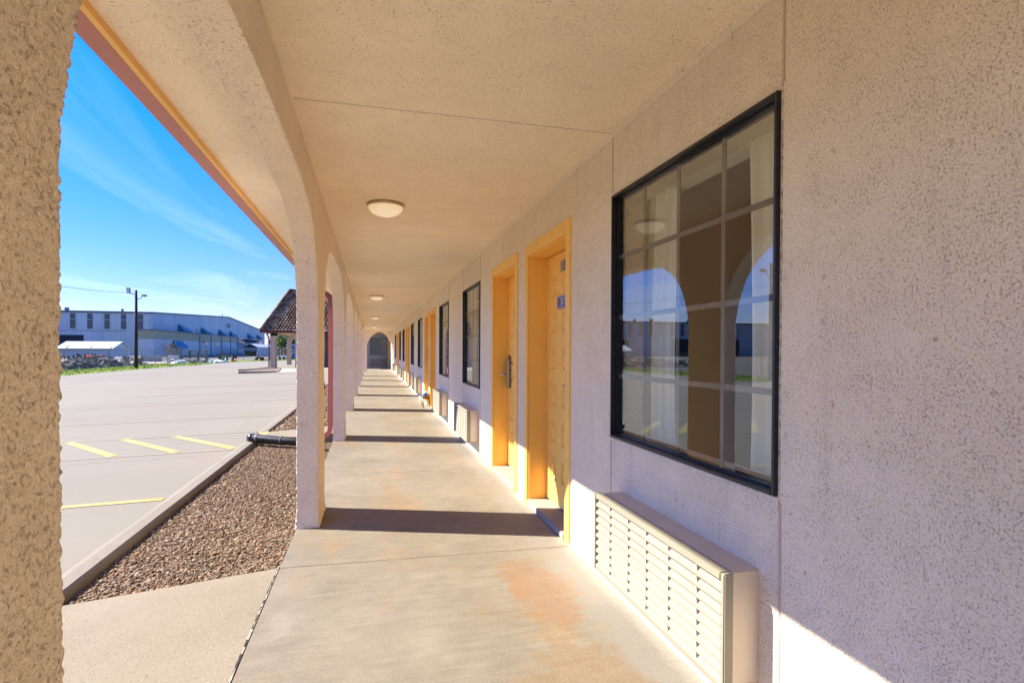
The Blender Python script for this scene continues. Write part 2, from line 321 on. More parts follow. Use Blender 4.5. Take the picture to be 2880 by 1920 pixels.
def grass_mat():
    t = NT('grass_blades'); c = t.mix(t.rng(t.noise(1.2, 4), 0.35, 0.65), (0.16, 0.23, 0.035), (0.27, 0.33, 0.06)); return t.fin(c, 0.8, spec=0.1)
M['grass'] = grass_mat()
def dirt_mat():
    t = NT('yard_dirt'); c = t.mix(t.rng(t.noise(0.3, 6, 0.65), 0.35, 0.65), (0.10, 0.085, 0.07), (0.20, 0.175, 0.15)); return t.fin(c, 0.95, t.bump(t.noise(3, 5), 0.5, 0.1))
M['dirt'] = dirt_mat()
def rubble_mat():
    t = NT('rubble'); c = t.mix(t.rng(t.noise(2.2, 5, 0.7), 0.40, 0.62), (0.035, 0.028, 0.024), (0.24, 0.20, 0.17)); return t.fin(c, 0.95, t.bump(t.noise(4, 5), 0.8, 0.2))
M['rubble'] = rubble_mat()
def leaf(name, a, b):
    t = NT(name); c = t.mix(t.rng(t.noise(0.8, 3), 0.35, 0.65), a, b); return t.fin(c, 0.6, spec=0.2)
M['leaf'] = leaf('dark_leaves', (0.03, 0.085, 0.015), (0.075, 0.16, 0.03))
M['leafgrey'] = leaf('bare_twigs', (0.12, 0.10, 0.08), (0.20, 0.17, 0.13))
M['bark'] = paint('bark', (0.09, 0.065, 0.05), 0.9)
def tile_mat():
    t = NT('clay_tiles'); v = t.voro(4.2, out=1)
    sx = t.n('ShaderNodeSeparateColor'); t.put(sx.inputs[0], v)
    c = t.mix(t.rng(sx.outputs[0], 0.1, 0.9), (0.09, 0.042, 0.02), (0.27, 0.155, 0.075)); c = t.mix(t.rng(sx.outputs[1], 0.62, 0.9, 0, 0.8), c, (0.34, 0.25, 0.15))
    return t.fin(c, 0.8)
M['tile'] = tile_mat()
M['porte'] = stucco('stucco_canopy', (0.56, 0.45, 0.34), 0.3, 0.6, 0.4, 0.006)
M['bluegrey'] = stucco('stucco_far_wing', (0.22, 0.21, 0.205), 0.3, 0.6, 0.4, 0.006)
def pebble_mat():
    t = NT('river_pebbles'); a = t.n('ShaderNodeAttribute', attribute_name='tone'); a.attribute_type = 'GEOMETRY'
    n = t.noise(40, 3); c = t.mix(t.rng(n, 0.3, 0.7), a.outputs['Color'], (0.5, 0.42, 0.33)); c = t.mix(0.8, c, a.outputs['Color'])
    return t.fin(c, 0.75, spec=0.2)
M['pebble'] = pebble_mat()
def gravelbase():
    t = NT('gravel_bed'); v = t.voro(38); c3 = t.voro(38, out=1); s3 = t.n('ShaderNodeSeparateColor'); t.put(s3.inputs[0], c3)
    c = t.mix(s3.outputs[0], (0.14, 0.09, 0.06), (0.42, 0.31, 0.22)); c = t.mix(t.rng(s3.outputs[1], 0.75, 0.95), c, (0.5, 0.45, 0.4))
    c = t.mix(t.rng(v, 0.35, 0.62, 0, 0.8), c, (0.06, 0.04, 0.03))
    return t.fin(c, 0.9, t.bump(t.rng(v, 0, 0.6, 1, 0), 1.0, 0.02))
M['gravel'] = gravelbase()
def chain_mat():
    m = bpy.data.materials.new('chain_link_wire'); m.use_nodes = True; nt = m.node_tree
    b = nt.nodes['Principled BSDF']; b.inputs['Base Color'].default_value = (0.16, 0.17, 0.17, 1); b.inputs['Roughness'].default_value = 0.5
    geo = nt.nodes.new('ShaderNodeNewGeometry'); sep = nt.nodes.new('ShaderNodeSeparateXYZ'); nt.links.new(geo.outputs[0], sep.inputs[0])
    def mth(op, a, bb):
        nd = nt.nodes.new('ShaderNodeMath'); nd.operation = op
        for i, q in enumerate((a, bb)):
            if isinstance(q, bpy.types.NodeSocket): nt.links.new(q, nd.inputs[i])
            else: nd.inputs[i].default_value = q
        return nd.outputs[0]
    a = mth('ADD', sep.outputs[0], sep.outputs[1]); outs = []
    for sgn in (1, -1):
        u = mth('ADD', mth('ADD', a, mth('MULTIPLY', sep.outputs[2], sgn)), 500.0)
        f = mth('ABSOLUTE', mth('SUBTRACT', mth('MODULO', u, 0.07), 0.035), 0); outs.append(mth('LESS_THAN', f, 0.0035))
    nt.links.new(mth('MAXIMUM', outs[0], outs[1]), b.inputs['Alpha']); return m
M['chain'] = chain_mat()

# ------------------------------------------------------------------ mesh helpers
class MB:
    def __init__(s): s.v = []; s.f = []; s.smooth = False
    def add(s, v, f):
        o = len(s.v); s.v += [tuple(q) for q in v]; s.f += [tuple(i+o for i in q) for q in f]; return s
    def box(s, x0, x1, y0, y1, z0, z1):
        return s.add([(x, y, z) for x in (x0, x1) for y in (y0, y1) for z in (z0, z1)],
                     [(0, 1, 3, 2), (4, 6, 7, 5), (0, 4, 5, 1), (2, 3, 7, 6), (0, 2, 6, 4), (1, 5, 7, 3)])
    def hull8(s, lo, hi):           # two quads, bottom and top, same winding
        return s.add(list(lo)+list(hi), [(3, 2, 1, 0), (4, 5, 6, 7)] + [(i, (i+1) % 4, 4+(i+1) % 4, 4+i) for i in range(4)])
    def prism(s, poly, d, axis='y'):   # poly in the plane normal to axis, from d[0] to d[1]
        n = len(poly)
        def P(p, t): return {'x': (t, p[0], p[1]), 'y': (p[0], t, p[1]), 'z': (p[0], p[1], t)}[axis]
        v = [P(p, d[0]) for p in poly] + [P(p, d[1]) for p in poly]
        return s.add(v, [tuple(range(n))[::-1], tuple(range(n, 2*n))] + [(i, (i+1) % n, n+(i+1) % n, n+i) for i in range(n)])
    def tube(s, pts, r, n=10, cap=True):
        pts = [Vector(p) for p in pts]; rr = r if isinstance(r, (list, tuple)) else [r]*len(pts)
        v = []; prev = None
        for i, p in enumerate(pts):
            a = pts[max(i-1, 0)]; b = pts[min(i+1, len(pts)-1)]; t = (b-a).normalized()
            if prev is None:
                u = t.cross(Vector((0, 0, 1)));
                if u.length < 1e-3: u = t.cross(Vector((1, 0, 0)))
            else: u = prev - t*prev.dot(t)
            u.normalize(); prev = u; w = t.cross(u)
            for k in range(n):
                a_ = 2*math.pi*k/n; v.append(p + (u*math.cos(a_) + w*math.sin(a_))*rr[i])
        m = len(pts); f = [(i*n+k, i*n+(k+1) % n, (i+1)*n+(k+1) % n, (i+1)*n+k) for i in range(m-1) for k in range(n)]
        if cap: f += [tuple(range(n))[::-1], tuple(range((m-1)*n, m*n))]
        return s.add(v, f)
    def lathe(s, prof, c=(0, 0, 0), n=24):
        v = [(c[0]+r*math.cos(2*math.pi*k/n), c[1]+r*math.sin(2*math.pi*k/n), c[2]+z) for r, z in prof for k in range(n)]
        m = len(prof); f = [(i*n+k, i*n+(k+1) % n, (i+1)*n+(k+1) % n, (i+1)*n+k) for i in range(m-1) for k in range(n)]
        f += [tuple(range(n)), tuple(range((m-1)*n, m*n))[::-1]]
        return s.add(v, f)
    def grid(s, P):                # P[i][j] points
        a, b = len(P), len(P[0])
        return s.add([p for r in P for p in r], [(i*b+j, (i+1)*b+j, (i+1)*b+j+1, i*b+j+1) for i in range(a-1) for j in range(b-1)])
    def build(s, name, mat, parent=None, origin=(0, 0, 0), smooth=False, bevel=0.0, weld=False):
        me = bpy.data.meshes.new(name); o = origin
        me.from_pydata([(p[0]-o[0], p[1]-o[1], p[2]-o[2]) for p in s.v], [], s.f); me.update()
        bm = bmesh.new(); bm.from_mesh(me)
        if weld: bmesh.ops.remove_doubles(bm, verts=bm.verts, dist=1e-4)
        bmesh.ops.recalc_face_normals(bm, faces=bm.faces)
        if bevel: bmesh.ops.bevel(bm, geom=[e for e in bm.edges if len(e.link_faces) == 2 and e.calc_face_angle(0) > 0.5], offset=bevel, segments=2, affect='EDGES', clamp_overlap=True)
        bm.to_mesh(me); bm.free()
        if smooth:
            for p in me.polygons: p.use_smooth = True
        me.materials.append(mat)
        ob = bpy.data.objects.new(name, me); COL.objects.link(ob)
        if parent is not None: ob.parent = parent
        else: ob.location = o
        return ob
def tag(o, label=None, cat=None, group=None, kind=None):
    for k, v in (('label', label), ('category', cat), ('group', group), ('kind', kind)):
        if v: o[k] = v
    return o
def thing(name, label, cat, loc=(0, 0, 0), group=None):
    o = bpy.data.objects.new(name, None); COL.objects.link(o); o.location = loc; o.empty_display_size = 0.2
    return tag(o, label, cat, group)
def copy_tree(o, parent=None):
    c = o.copy(); COL.objects.link(c); c.parent = parent
    for ch in list(o.children): copy_tree(ch, c)
    return c
def smoothstep(a, b, x):
    t = max(0.0, min(1.0, (x-a)/(b-a))); return t*t*(3-2*t)

# ------------------------------------------------------------------ the ground
def gz(x):
    """lot falls 3 % away from the motel, lies level, then rises to the warehouse yard"""
    if x > -1.9: return -0.12
    z = -0.12 - 0.03*min(-1.9-x, 21.0)
    return z + 0.6*smoothstep(30, 44, -x)
def ground_sheet(name, xs, ys, mat, lift=0.0, kind='structure', jitter=0.0):
    mb = MB(); mb.grid([[(x, y, gz(x)+lift+(random.uniform(-jitter, jitter) if jitter else 0)) for y in ys] for x in xs])
    return tag(mb.build(name, mat), kind=kind)
xs = [-1.862] + [-1.9-21*i/8 for i in range(1, 9)]
ground_sheet('parking_lot', xs, [-70, 0, 20, 40, 60, 80, 93], M['lot'])
terr = MB()
terr.grid([[(x, y, gz(x)-(0.5 if x > -1.86 else 0.03)) for y in (-300, -70, 93, 250, 600, 1500)] for x in [900, 60, 1.5, -1.83, -1.88, -22.9, -30, -33, -36, -40, -44, -60, -200, -900]])
tag(terr.build('ground', M['dirt']), kind='structure')
# painted bay lines, laid on the lot
def strip(mb, a, b, w, lift=0.004, n=8):
    a = Vector((a[0], a[1])); b = Vector((b[0], b[1])); d = (b-a).normalized(); p = Vector((-d.y, d.x))*w/2
    rows = []
    for i in range(n+1):
        q = a.lerp(b, i/n); rows.append([(q.x+p.x, q.y+p.y, gz(q.x+p.x)+lift), (q.x-p.x, q.y-p.y, gz(q.x-p.x)+lift)])
    mb.grid(rows)
pm = MB()
for k, x in enumerate((-1.88, -2.62, -3.38, -4.14, -4.9, -5.66)): strip(pm, (x, 8.47), (x-1.25, 10.1), 0.13)
strip(pm, (-1.88, 5.76), (-7.0, 5.76), 0.10)
strip(pm, (-1.6, 9.25), (-1.78, 10.1), 0.16, 0.006)
pm.build('yellow_hatching', M['lineyellow'], bpy.data.objects['parking_lot'])
pf = MB()
strip(pf, (-1.9, 8.40), (-8.0, 8.40), 0.09); strip(pf, (-1.9, 10.17), (-8.0, 10.17), 0.09); strip(pf, (-2.0, 12.6), (-8.2, 12.6), 0.09)
for y in (16.5, 20.4, 24.3): strip(pf, (-2.0, y), (-8, y), 0.09)
pf.build('worn_lines', M['linefaint'], bpy.data.objects['parking_lot'])

# walkway under the arcade
fl = MB(); fl.box(-0.52, 1.60, -6.0, 39.2, -0.35, 0.0); tag(fl.build('walkway', M['floor']), kind='structure')
# side slab that runs out to the kerb, falls to the lot
def side_slab(name, y0, y1, zin=-0.004, skew=0.0):
    rows = []
    for i in range(11):
        x = -0.535 - 1.33*i/10; z = zin + (-0.128-zin)*i/10
        rows.append([(x, y0, z), (x, y1, z)])
    mb = MB(); mb.grid(rows); n = len(rows)
    mb.grid([[r[1], (r[1][0], r[1][1], -0.4)] for r in rows]); mb.grid([[r[0], (r[0][0], r[0][1], -0.4)] for r in rows])
    return tag(mb.build(name, M['slab'], weld=True), kind='structure')
side_slab('side_path', -6.0, 3.46)
side_slab('crossing_path', 9.08, 10.02, -0.03)
# crumbling mortar line between walkway and side slab
cr = MB()
for i in range(170):
    y = -0.2 + 3.66*i/170; s = 0.5+0.5*mnoise.noise(Vector((y*5, 0, 0)))
    cr.box(-0.531+random.uniform(-.004, .003), -0.524+random.uniform(-.003, .004)*s, y, y+0.0217, -0.02, random.uniform(0.0004, 0.0012))
tag(cr.build('mortar_joint', M['dark']), kind='structure')
ms = MB()
for i in range(110):
    y = random.uniform(1.2, 3.45); w = random.uniform(.0006, .0025)
    ms.box(-0.527-w+random.uniform(-.006, .006), -0.527+w, y, y+random.uniform(.01, .05), -0.005, random.uniform(0.001, 0.004))
tag(ms.build('loose_mortar', M['sill']), kind='structure')
# kerbs
def curb(name, y0, y1, x=-1.86, w=0.15, top=-0.108):
    n = max(6, int((y1-y0)/0.25)); prof = [(-0.012, -0.4), (-0.012, -0.015), (0.025, -0.004), (0.05, 0), (w-0.015, 0), (w, -0.015), (w, -0.4)]
    rows = []
    for i in range(n+1):
        y = y0+(y1-y0)*i/n; j = mnoise.noise(Vector((y*2.1, 3.3, 0)))*0.006
        rows.append([(x+p[0]+(j if k > 3 else 0), y, top+p[1]+(j*0.4 if 0 < k < 6 else 0)) for k, p in enumerate(prof)])
    mb = MB(); mb.grid(rows); mb.add(rows[0], [tuple(range(len(prof)))]); mb.add(rows[-1], [tuple(range(len(prof)))[::-1]])
    return tag(mb.build(name, M['curb'], weld=True), kind='structure')
curb('kerb', 3.462, 9.07); curb('kerb', 10.03, 33.0)
# pebble beds: a bedding sheet and real stones
def bed(x0, x1, y0, y1, z, stones, smin, smax, name):
    mb = MB(); nx = max(3, int((x1-x0)/0.12)); ny = max(3, int((y1-y0)/0.12))
    mb.grid([[(x0+(x1-x0)*i/nx, y0+(y1-y0)*j/ny, z-0.012+0.016*mnoise.noise(Vector((i*.5, j*.5, 1)))) for j in range(ny+1)] for i in range(nx+1)])
    base = tag(mb.build(name+'_bed', M['gravel']), kind='stuff')
    if not stones: return
    bm = bmesh.new(); bmesh.ops.create_icosphere(bm, subdivisions=2, radius=1.0)
    bv = np.array([v.co[:] for v in bm.verts]); bf = np.array([[v.index for v in f.verts] for f in bm.faces]); bm.free()
    n = stones; nv = len(bv)
    px = RNG.uniform(x0+0.01, x1-0.01, n); py = y0 + (y1-y0)*RNG.power(0.75 if y1-y0 > 3 else 1.0, n)
    s = RNG.lognormal(math.log(smin*1.25), 0.38, n).clip(smin*0.55, smax)
    sc = np.stack([s*RNG.uniform(.9, 1.7, n), s*RNG.uniform(.7, 1.1, n), s*RNG.uniform(.42, .75, n)], 1)
    ang = RNG.uniform(0, 2*math.pi, n); tilt = RNG.normal(0, 0.35, n)
    pz = z + RNG.uniform(-0.012, 0.016, n)
    lump = 1 + 0.14*RNG.normal(size=(n, nv, 1)).clip(-1.5, 1.5)*0.6
    V = bv[None]*sc[:, None]*lump
    ct, st = np.cos(tilt)[:, None], np.sin(tilt)[:, None]
    X, Z = V[..., 0]*ct - V[..., 2]*st, V[..., 0]*st + V[..., 2]*ct
    ca, sa = np.cos(ang)[:, None], np.sin(ang)[:, None]
    V = np.stack([X*ca - V[..., 1]*sa + px[:, None], X*sa + V[..., 1]*ca + py[:, None], Z + pz[:, None]], -1).reshape(-1, 3)
    F = (bf[None] + (np.arange(n)*nv)[:, None, None]).reshape(-1, 3)
    me = bpy.data.meshes.new(name); me.vertices.add(len(V)); me.vertices.foreach_set('co', V.astype(np.float32).ravel())
    me.loops.add(F.size); me.loops.foreach_set('vertex_index', F.astype(np.int32).ravel())
    me.polygons.add(len(F)); me.polygons.foreach_set('loop_start', (np.arange(len(F))*3).astype(np.int32)); me.polygons.foreach_set('loop_total', np.full(len(F), 3, np.int32))
    me.polygons.foreach_set('use_smooth', np.ones(len(F), bool)); me.update()
    pal = np.array([(.22, .13, .07), (.27, .18, .11), (.16, .105, .065), (.36, .28, .20), (.20, .175, .15), (.30, .165, .08), (.46, .39, .32), (.11, .085, .07), (.25, .155, .105)])
    w = np.array([.2, .18, .13, .1, .09, .12, .05, .07, .06]); cidx = RNG.choice(len(pal), n, p=w/w.sum())
    c = (0.72*np.array([0.95, 0.86, 0.70])*pal[cidx]*RNG.uniform(.8, 1.2, (n, 1))).clip(0, .7); c = np.concatenate([c, np.ones((n, 1))], 1)
    at = me.attributes.new('tone', 'FLOAT_COLOR', 'POINT'); at.data.foreach_set('color', np.repeat(c, nv, 0).astype(np.float32).ravel())
    me.materials.append(M['pebble']); o = bpy.data.objects.new(name, me); COL.objects.link(o); tag(o, kind='stuff')
bed(-1.70, -0.525, 3.465, 9.075, -0.185, 85000, 0.0052, 0.021, 'gravel')
bed(-1.70, -0.525, 10.025, 33.0, -0.165, 12000, 0.014, 0.04, 'gravel')

# ------------------------------------------------------------------ motel building
WX = 1.276; CZ = 2.468; XL, XR = -0.52, -0.370; YEND = 33.7
motel = thing('motel_building', 'long beige stucco motel wing with arched arcade, yellow doors and black framed windows', 'motel', (WX, 14.0, 0))
MO = (WX, 14.0, 0)
WINS = []; DOORS = []
for k in range(4):
    WINS.append((1.497+7.8*k, 2.758+7.8*k)); DOORS.append((3.40+7.8*k, 4.49+7.8*k))
    DOORS.append((4.745+7.8*k, 5.835+7.8*k)); WINS.append((6.508+7.8*k, 7.768+7.8*k))
WZ0, WZ1 = 0.816, 2.129
def wall_with_holes():
    mb = MB(); ops = sorted([(a, b, WZ0, WZ1) for a, b in WINS] + [(a+0.045, b-0.045, 0.0, 2.118) for a, b in DOORS])
    y = -6.0; x0, x1 = WX, WX+0.2
    def solid(a, b, z0, z1): mb.box(x0, x1, a, b, z0, z1)
    for a, b, z0, z1 in ops:
        if a > y: solid(y, a, 0.0, CZ)
        if z0 > 0.0: solid(a, b, 0.0, z0)
        solid(a, b, z1, CZ); y = b
    solid(y, 39.19, 0.0, CZ)
    return mb
wall_with_holes().build('wall', M['wall'], motel, MO, weld=True)
# plaster control beads up the wall beside each window, and one on the ceiling
for a, c in WINS:
    for y in (a-0.012, c+0.008):
        for z0, z1 in ((0.012, WZ0-0.02), (WZ1+0.02, CZ-0.002)):
            b = MB(); b.box(WX-0.003, WX+0.01, y-0.004, y+0.004, z0, z1); b.build('control_joint', M['bead'], motel, MO)
for k in range(5):
    cj = MB(); cj.box(XR+0.01, WX-0.003, 2.758+7.8*k-0.002, 2.758+7.8*k+0.002, CZ-0.0015, CZ+0.01); cj.build('ceiling_joint', M['bead'], motel, MO)
cv = MB(); cv.prism([(WX-0.022, CZ-0.001), (WX-0.001, CZ-0.022), (WX-0.001, CZ-0.001)], (-6, YEND), 'y'); cv.build('cove', M['wall'], motel, MO)
# uneven mortar bead where the walk meets the wall
segs = []; yy0 = -6.0
for a, c in DOORS: segs.append((yy0, a-0.002)); yy0 = c+0.002
segs.append((yy0, YEND))
for a, c in segs:
    mb = MB(); n = int((c-a)/0.03); rows = []
    for i in range(n+1):
        y = a+(c-a)*i/n; w = 0.016+0.010*mnoise.noise(Vector((y*6, 1, 0)))+0.006*mnoise.noise(Vector((y*25, 2, 0)))
        rows.append([(WX-w, y, 0.0005), (WX-w*0.75, y, w*0.55), (WX+0.001, y, w*0.9)])
    mb.grid(rows); mb.build('mortar_bead', M['mortar'], motel, MO)
# the ceiling slab and overhang
c = MB(); c.box(-0.936, 8.0, -6.0, 33.9, CZ, CZ+0.14); c.build('ceiling', M['ceiling'], motel, MO)
f = MB(); f.box(-0.961, -0.937, -6.0, 33.5, 2.437, 2.64); f.build('fascia', M['fascia'], motel, MO)
g = MB(); g.prism([(-0.963, 2.437), (-1.046, 2.437), (-1.052, 2.47), (-1.082, 2.515), (-1.09, 2.56), (-1.082, 2.56), (-1.075, 2.52), (-1.045, 2.475), (-1.04, 2.445), (-0.963, 2.445)], (-6.0, 33.5), 'y')
g.build('gutter', M['gutter'], motel, MO)
# tiled mansard above the eave
def tile_face(mb, a, b, up_, run, pitch=0.26, course=0.36, amp=0.05):
    """barrel tiles over the slope spanned by a->b along the eave and up_ vector (top = a+up_)"""
    a, b, up_ = Vector(a), Vector(b), Vector(up_); e = b-a; L = e.length; H = up_.length; eh = e.normalized(); uh = up_.normalized(); nn = eh.cross(uh).normalized()
    if nn.z < 0: nn = -nn
    nu = max(2, int(L/pitch))*6; nc = max(2, int(H/course)); rows = []
    for i in range(nc):
        for t in (0.0, 0.98):
            v = (i+t)/nc; inset = run*v
            row = []
            for k in range(nu+1):
                u = k/nu; q = a + eh*(inset + (L-2*inset)*u) + uh*(H*v)
                hgt = amp*abs(math.sin(math.pi*u*nu/6)) + (0.045 if t == 0 else 0.0)
                row.append(q + nn*hgt)
            rows.append(row)
    mb.grid(rows)
rf = MB(); rf.add([(-1.02, -6, 2.60), (-1.02, 33.5, 2.60), (0.6, 33.5, 4.6), (0.6, -6, 4.6), (8, -6, 2.65), (8, 33.5, 2.65), (6.5, 33.5, 4.6), (6.5, -6, 4.6)],
                 [(0, 1, 2, 3), (3, 2, 6, 7), (7, 6, 5, 4), (0, 3, 7, 4), (1, 5, 6, 2), (0, 4, 5, 1)])
rf.build('roof', M['tile'], motel, MO)
bk = MB(); bk.box(7.8, 8.0, -6, 33.9, 0, CZ-0.002); bk.box(WX+0.2, 7.8, -6.0, -5.8, 0, CZ-0.002); bk.build('rear_wall', M['wall'], motel, MO)

# arcade: one T-shaped plaster pillar per bay, spandrels included
ARCH = [(0.0, 1.50), (0.012, 1.60), (0.05, 1.73), (0.12, 1.875), (0.22, 1.995), (0.36, 2.095), (0.55, 2.168), (0.85, 2.213), (1.25, 2.232), (1.695, 2.235)]
def resample(pts, step):
    P = [Vector((p[0], p[1])) for p in pts]; out = [P[0]]; Q = []
    # Catmull-Rom through the control points first
    for i in range(len(P)-1):
        p0, p1, p2, p3 = P[max(i-1, 0)], P[i], P[i+1], P[min(i+2, len(P)-1)]
        m = max(2, int((p2-p1).length/step)+1)
        for k in range(1, m+1):
            t = k/m; out.append(0.5*((2*p1)+(-p0+p2)*t+(2*p0-5*p1+4*p2-p3)*t*t+(-p0+3*p1-3*p2+p3)*t**3))
    return out
def make_pillar(k, step, amp):
    y0 = 0.28+3.9*k; y1 = y0+0.51; yc_ = (y0+y1)/2; mb = MB()
    pts = resample([(0, 0.0), (0, 0.5), (0, 1.0)] + ARCH, step)
    nA = sum(1 for p in pts if p.y < 1.50)
    L = len(pts)
    for sgn in (-1, 1):
        edge = y0 if sgn < 0 else y1; mid = yc_ + sgn*1.95
        P = [(edge + sgn*p.x, p.y) for p in pts]; P[-1] = (mid, P[-1][1])
        Q = []
        tot = (CZ-1.50) + abs(mid-yc_)
        for i, p in enumerate(pts):
            if p.y < 1.50: Q.append((yc_, p.y))
            else:
                s = (i-nA)/max(1, L-1-nA)*tot
                Q.append((yc_, 1.50+s) if s < CZ-1.50 else (yc_+sgn*(s-(CZ-1.50)), CZ))
        nx = max(2, int((XR-XL)/step)); nf = max(3, int(0.26/step))
        mb.grid([[(XL+(XR-XL)*j/nx, p[0], p[1]) for j in range(nx+1)] for p in P])
        for x in (XL, XR): mb.grid([[(x, p[0]+(q[0]-p[0])*j/nf, p[1]+(q[1]-p[1])*j/nf) for j in range(nf+1)] for p, q in zip(P, Q)])
    o = mb.build('arcade_pillar', M['arcade'], motel, MO, smooth=bool(amp), weld=True)
    me = o.data
    if k == 0:
        me.materials.append(M['arcade_shaded'])
        for p_ in me.polygons:
            if p_.center.z < 1.86: p_.material_index = 1
    n = len(me.vertices); co = np.empty(n*3, np.float32); me.vertices.foreach_get('co', co); co = co.reshape(-1, 3)
    nr = np.empty(n*3, np.float32); me.vertices.foreach_get('normal', nr); nr = nr.reshape(-1, 3)
    N = mnoise.noise
    for i in range(n):
        p = Vector(co[i]) + Vector(MO); d = 0.0
        if amp:
            d = (amp+(0.0016-amp)*smoothstep(1.75, 2.05, p.z))*(N(p*75)*0.6 + N(p*140)*0.9 + N(p*260)*0.8 + N(p*20)*0.35)
        d += 0.004*N(p*4.0)
        flare = 0.010*max(0.0, 1-p.z/0.12) if p.z < 0.12 else 0.0
        if p.z > CZ-0.004: d = 0
        nn = Vector(nr[i]);
        if p.z < 0.004: nn.z = 0
        co[i] += np.array(nn*(d+flare))
    me.vertices.foreach_set('co', co.ravel()); me.update()
    return o
for k in range(-1, 8): make_pillar(k, 0.0045 if k == 0 else (0.009 if k == 1 else 0.04), 0.0028 if k == 0 else (0.0024 if k == 1 else 0.0))
# last half bay meets the end wall
lb = MB(); lb.box(XL, XR, 29.6+1.95, YEND, 2.24, CZ-0.001); lb.build('arcade_beam', M['arcade'], motel, MO)

# end wall with its pointed arch
ea = [(-0.26, 0.0), (-0.26, 1.62), (-0.215, 1.75), (-0.15, 1.87), (-0.03, 2.06), (0.13, 2.22), (0.29, 2.32), (0.455, 2.365), (0.62, 2.32), (0.78, 2.22), (0.94, 2.06), (1.06, 1.87), (1.125, 1.75), (1.17, 1.62), (1.17, 0.0)]
ew = MB()
for y in (YEND, YEND+0.22):
    m = len(ea); top = [(-0.52, 0.0)] + [(-0.52+(WX+0.52)*i/(m-3), CZ) for i in range(m-2)] + [(WX, 0.0)]
    ew.grid([[(a[0], y, a[1]), (t_[0], y, t_[1])] for a, t_ in zip(ea, top)])
ew.grid([[(a[0], YEND, a[1]), (a[0], YEND+0.22, a[1])] for a in ea])
ew.box(-0.52, WX, YEND+0.001, YEND+0.219, CZ-0.002, CZ-0.001)
ew.build('end_wall', M['arcade'], motel, MO, weld=True)
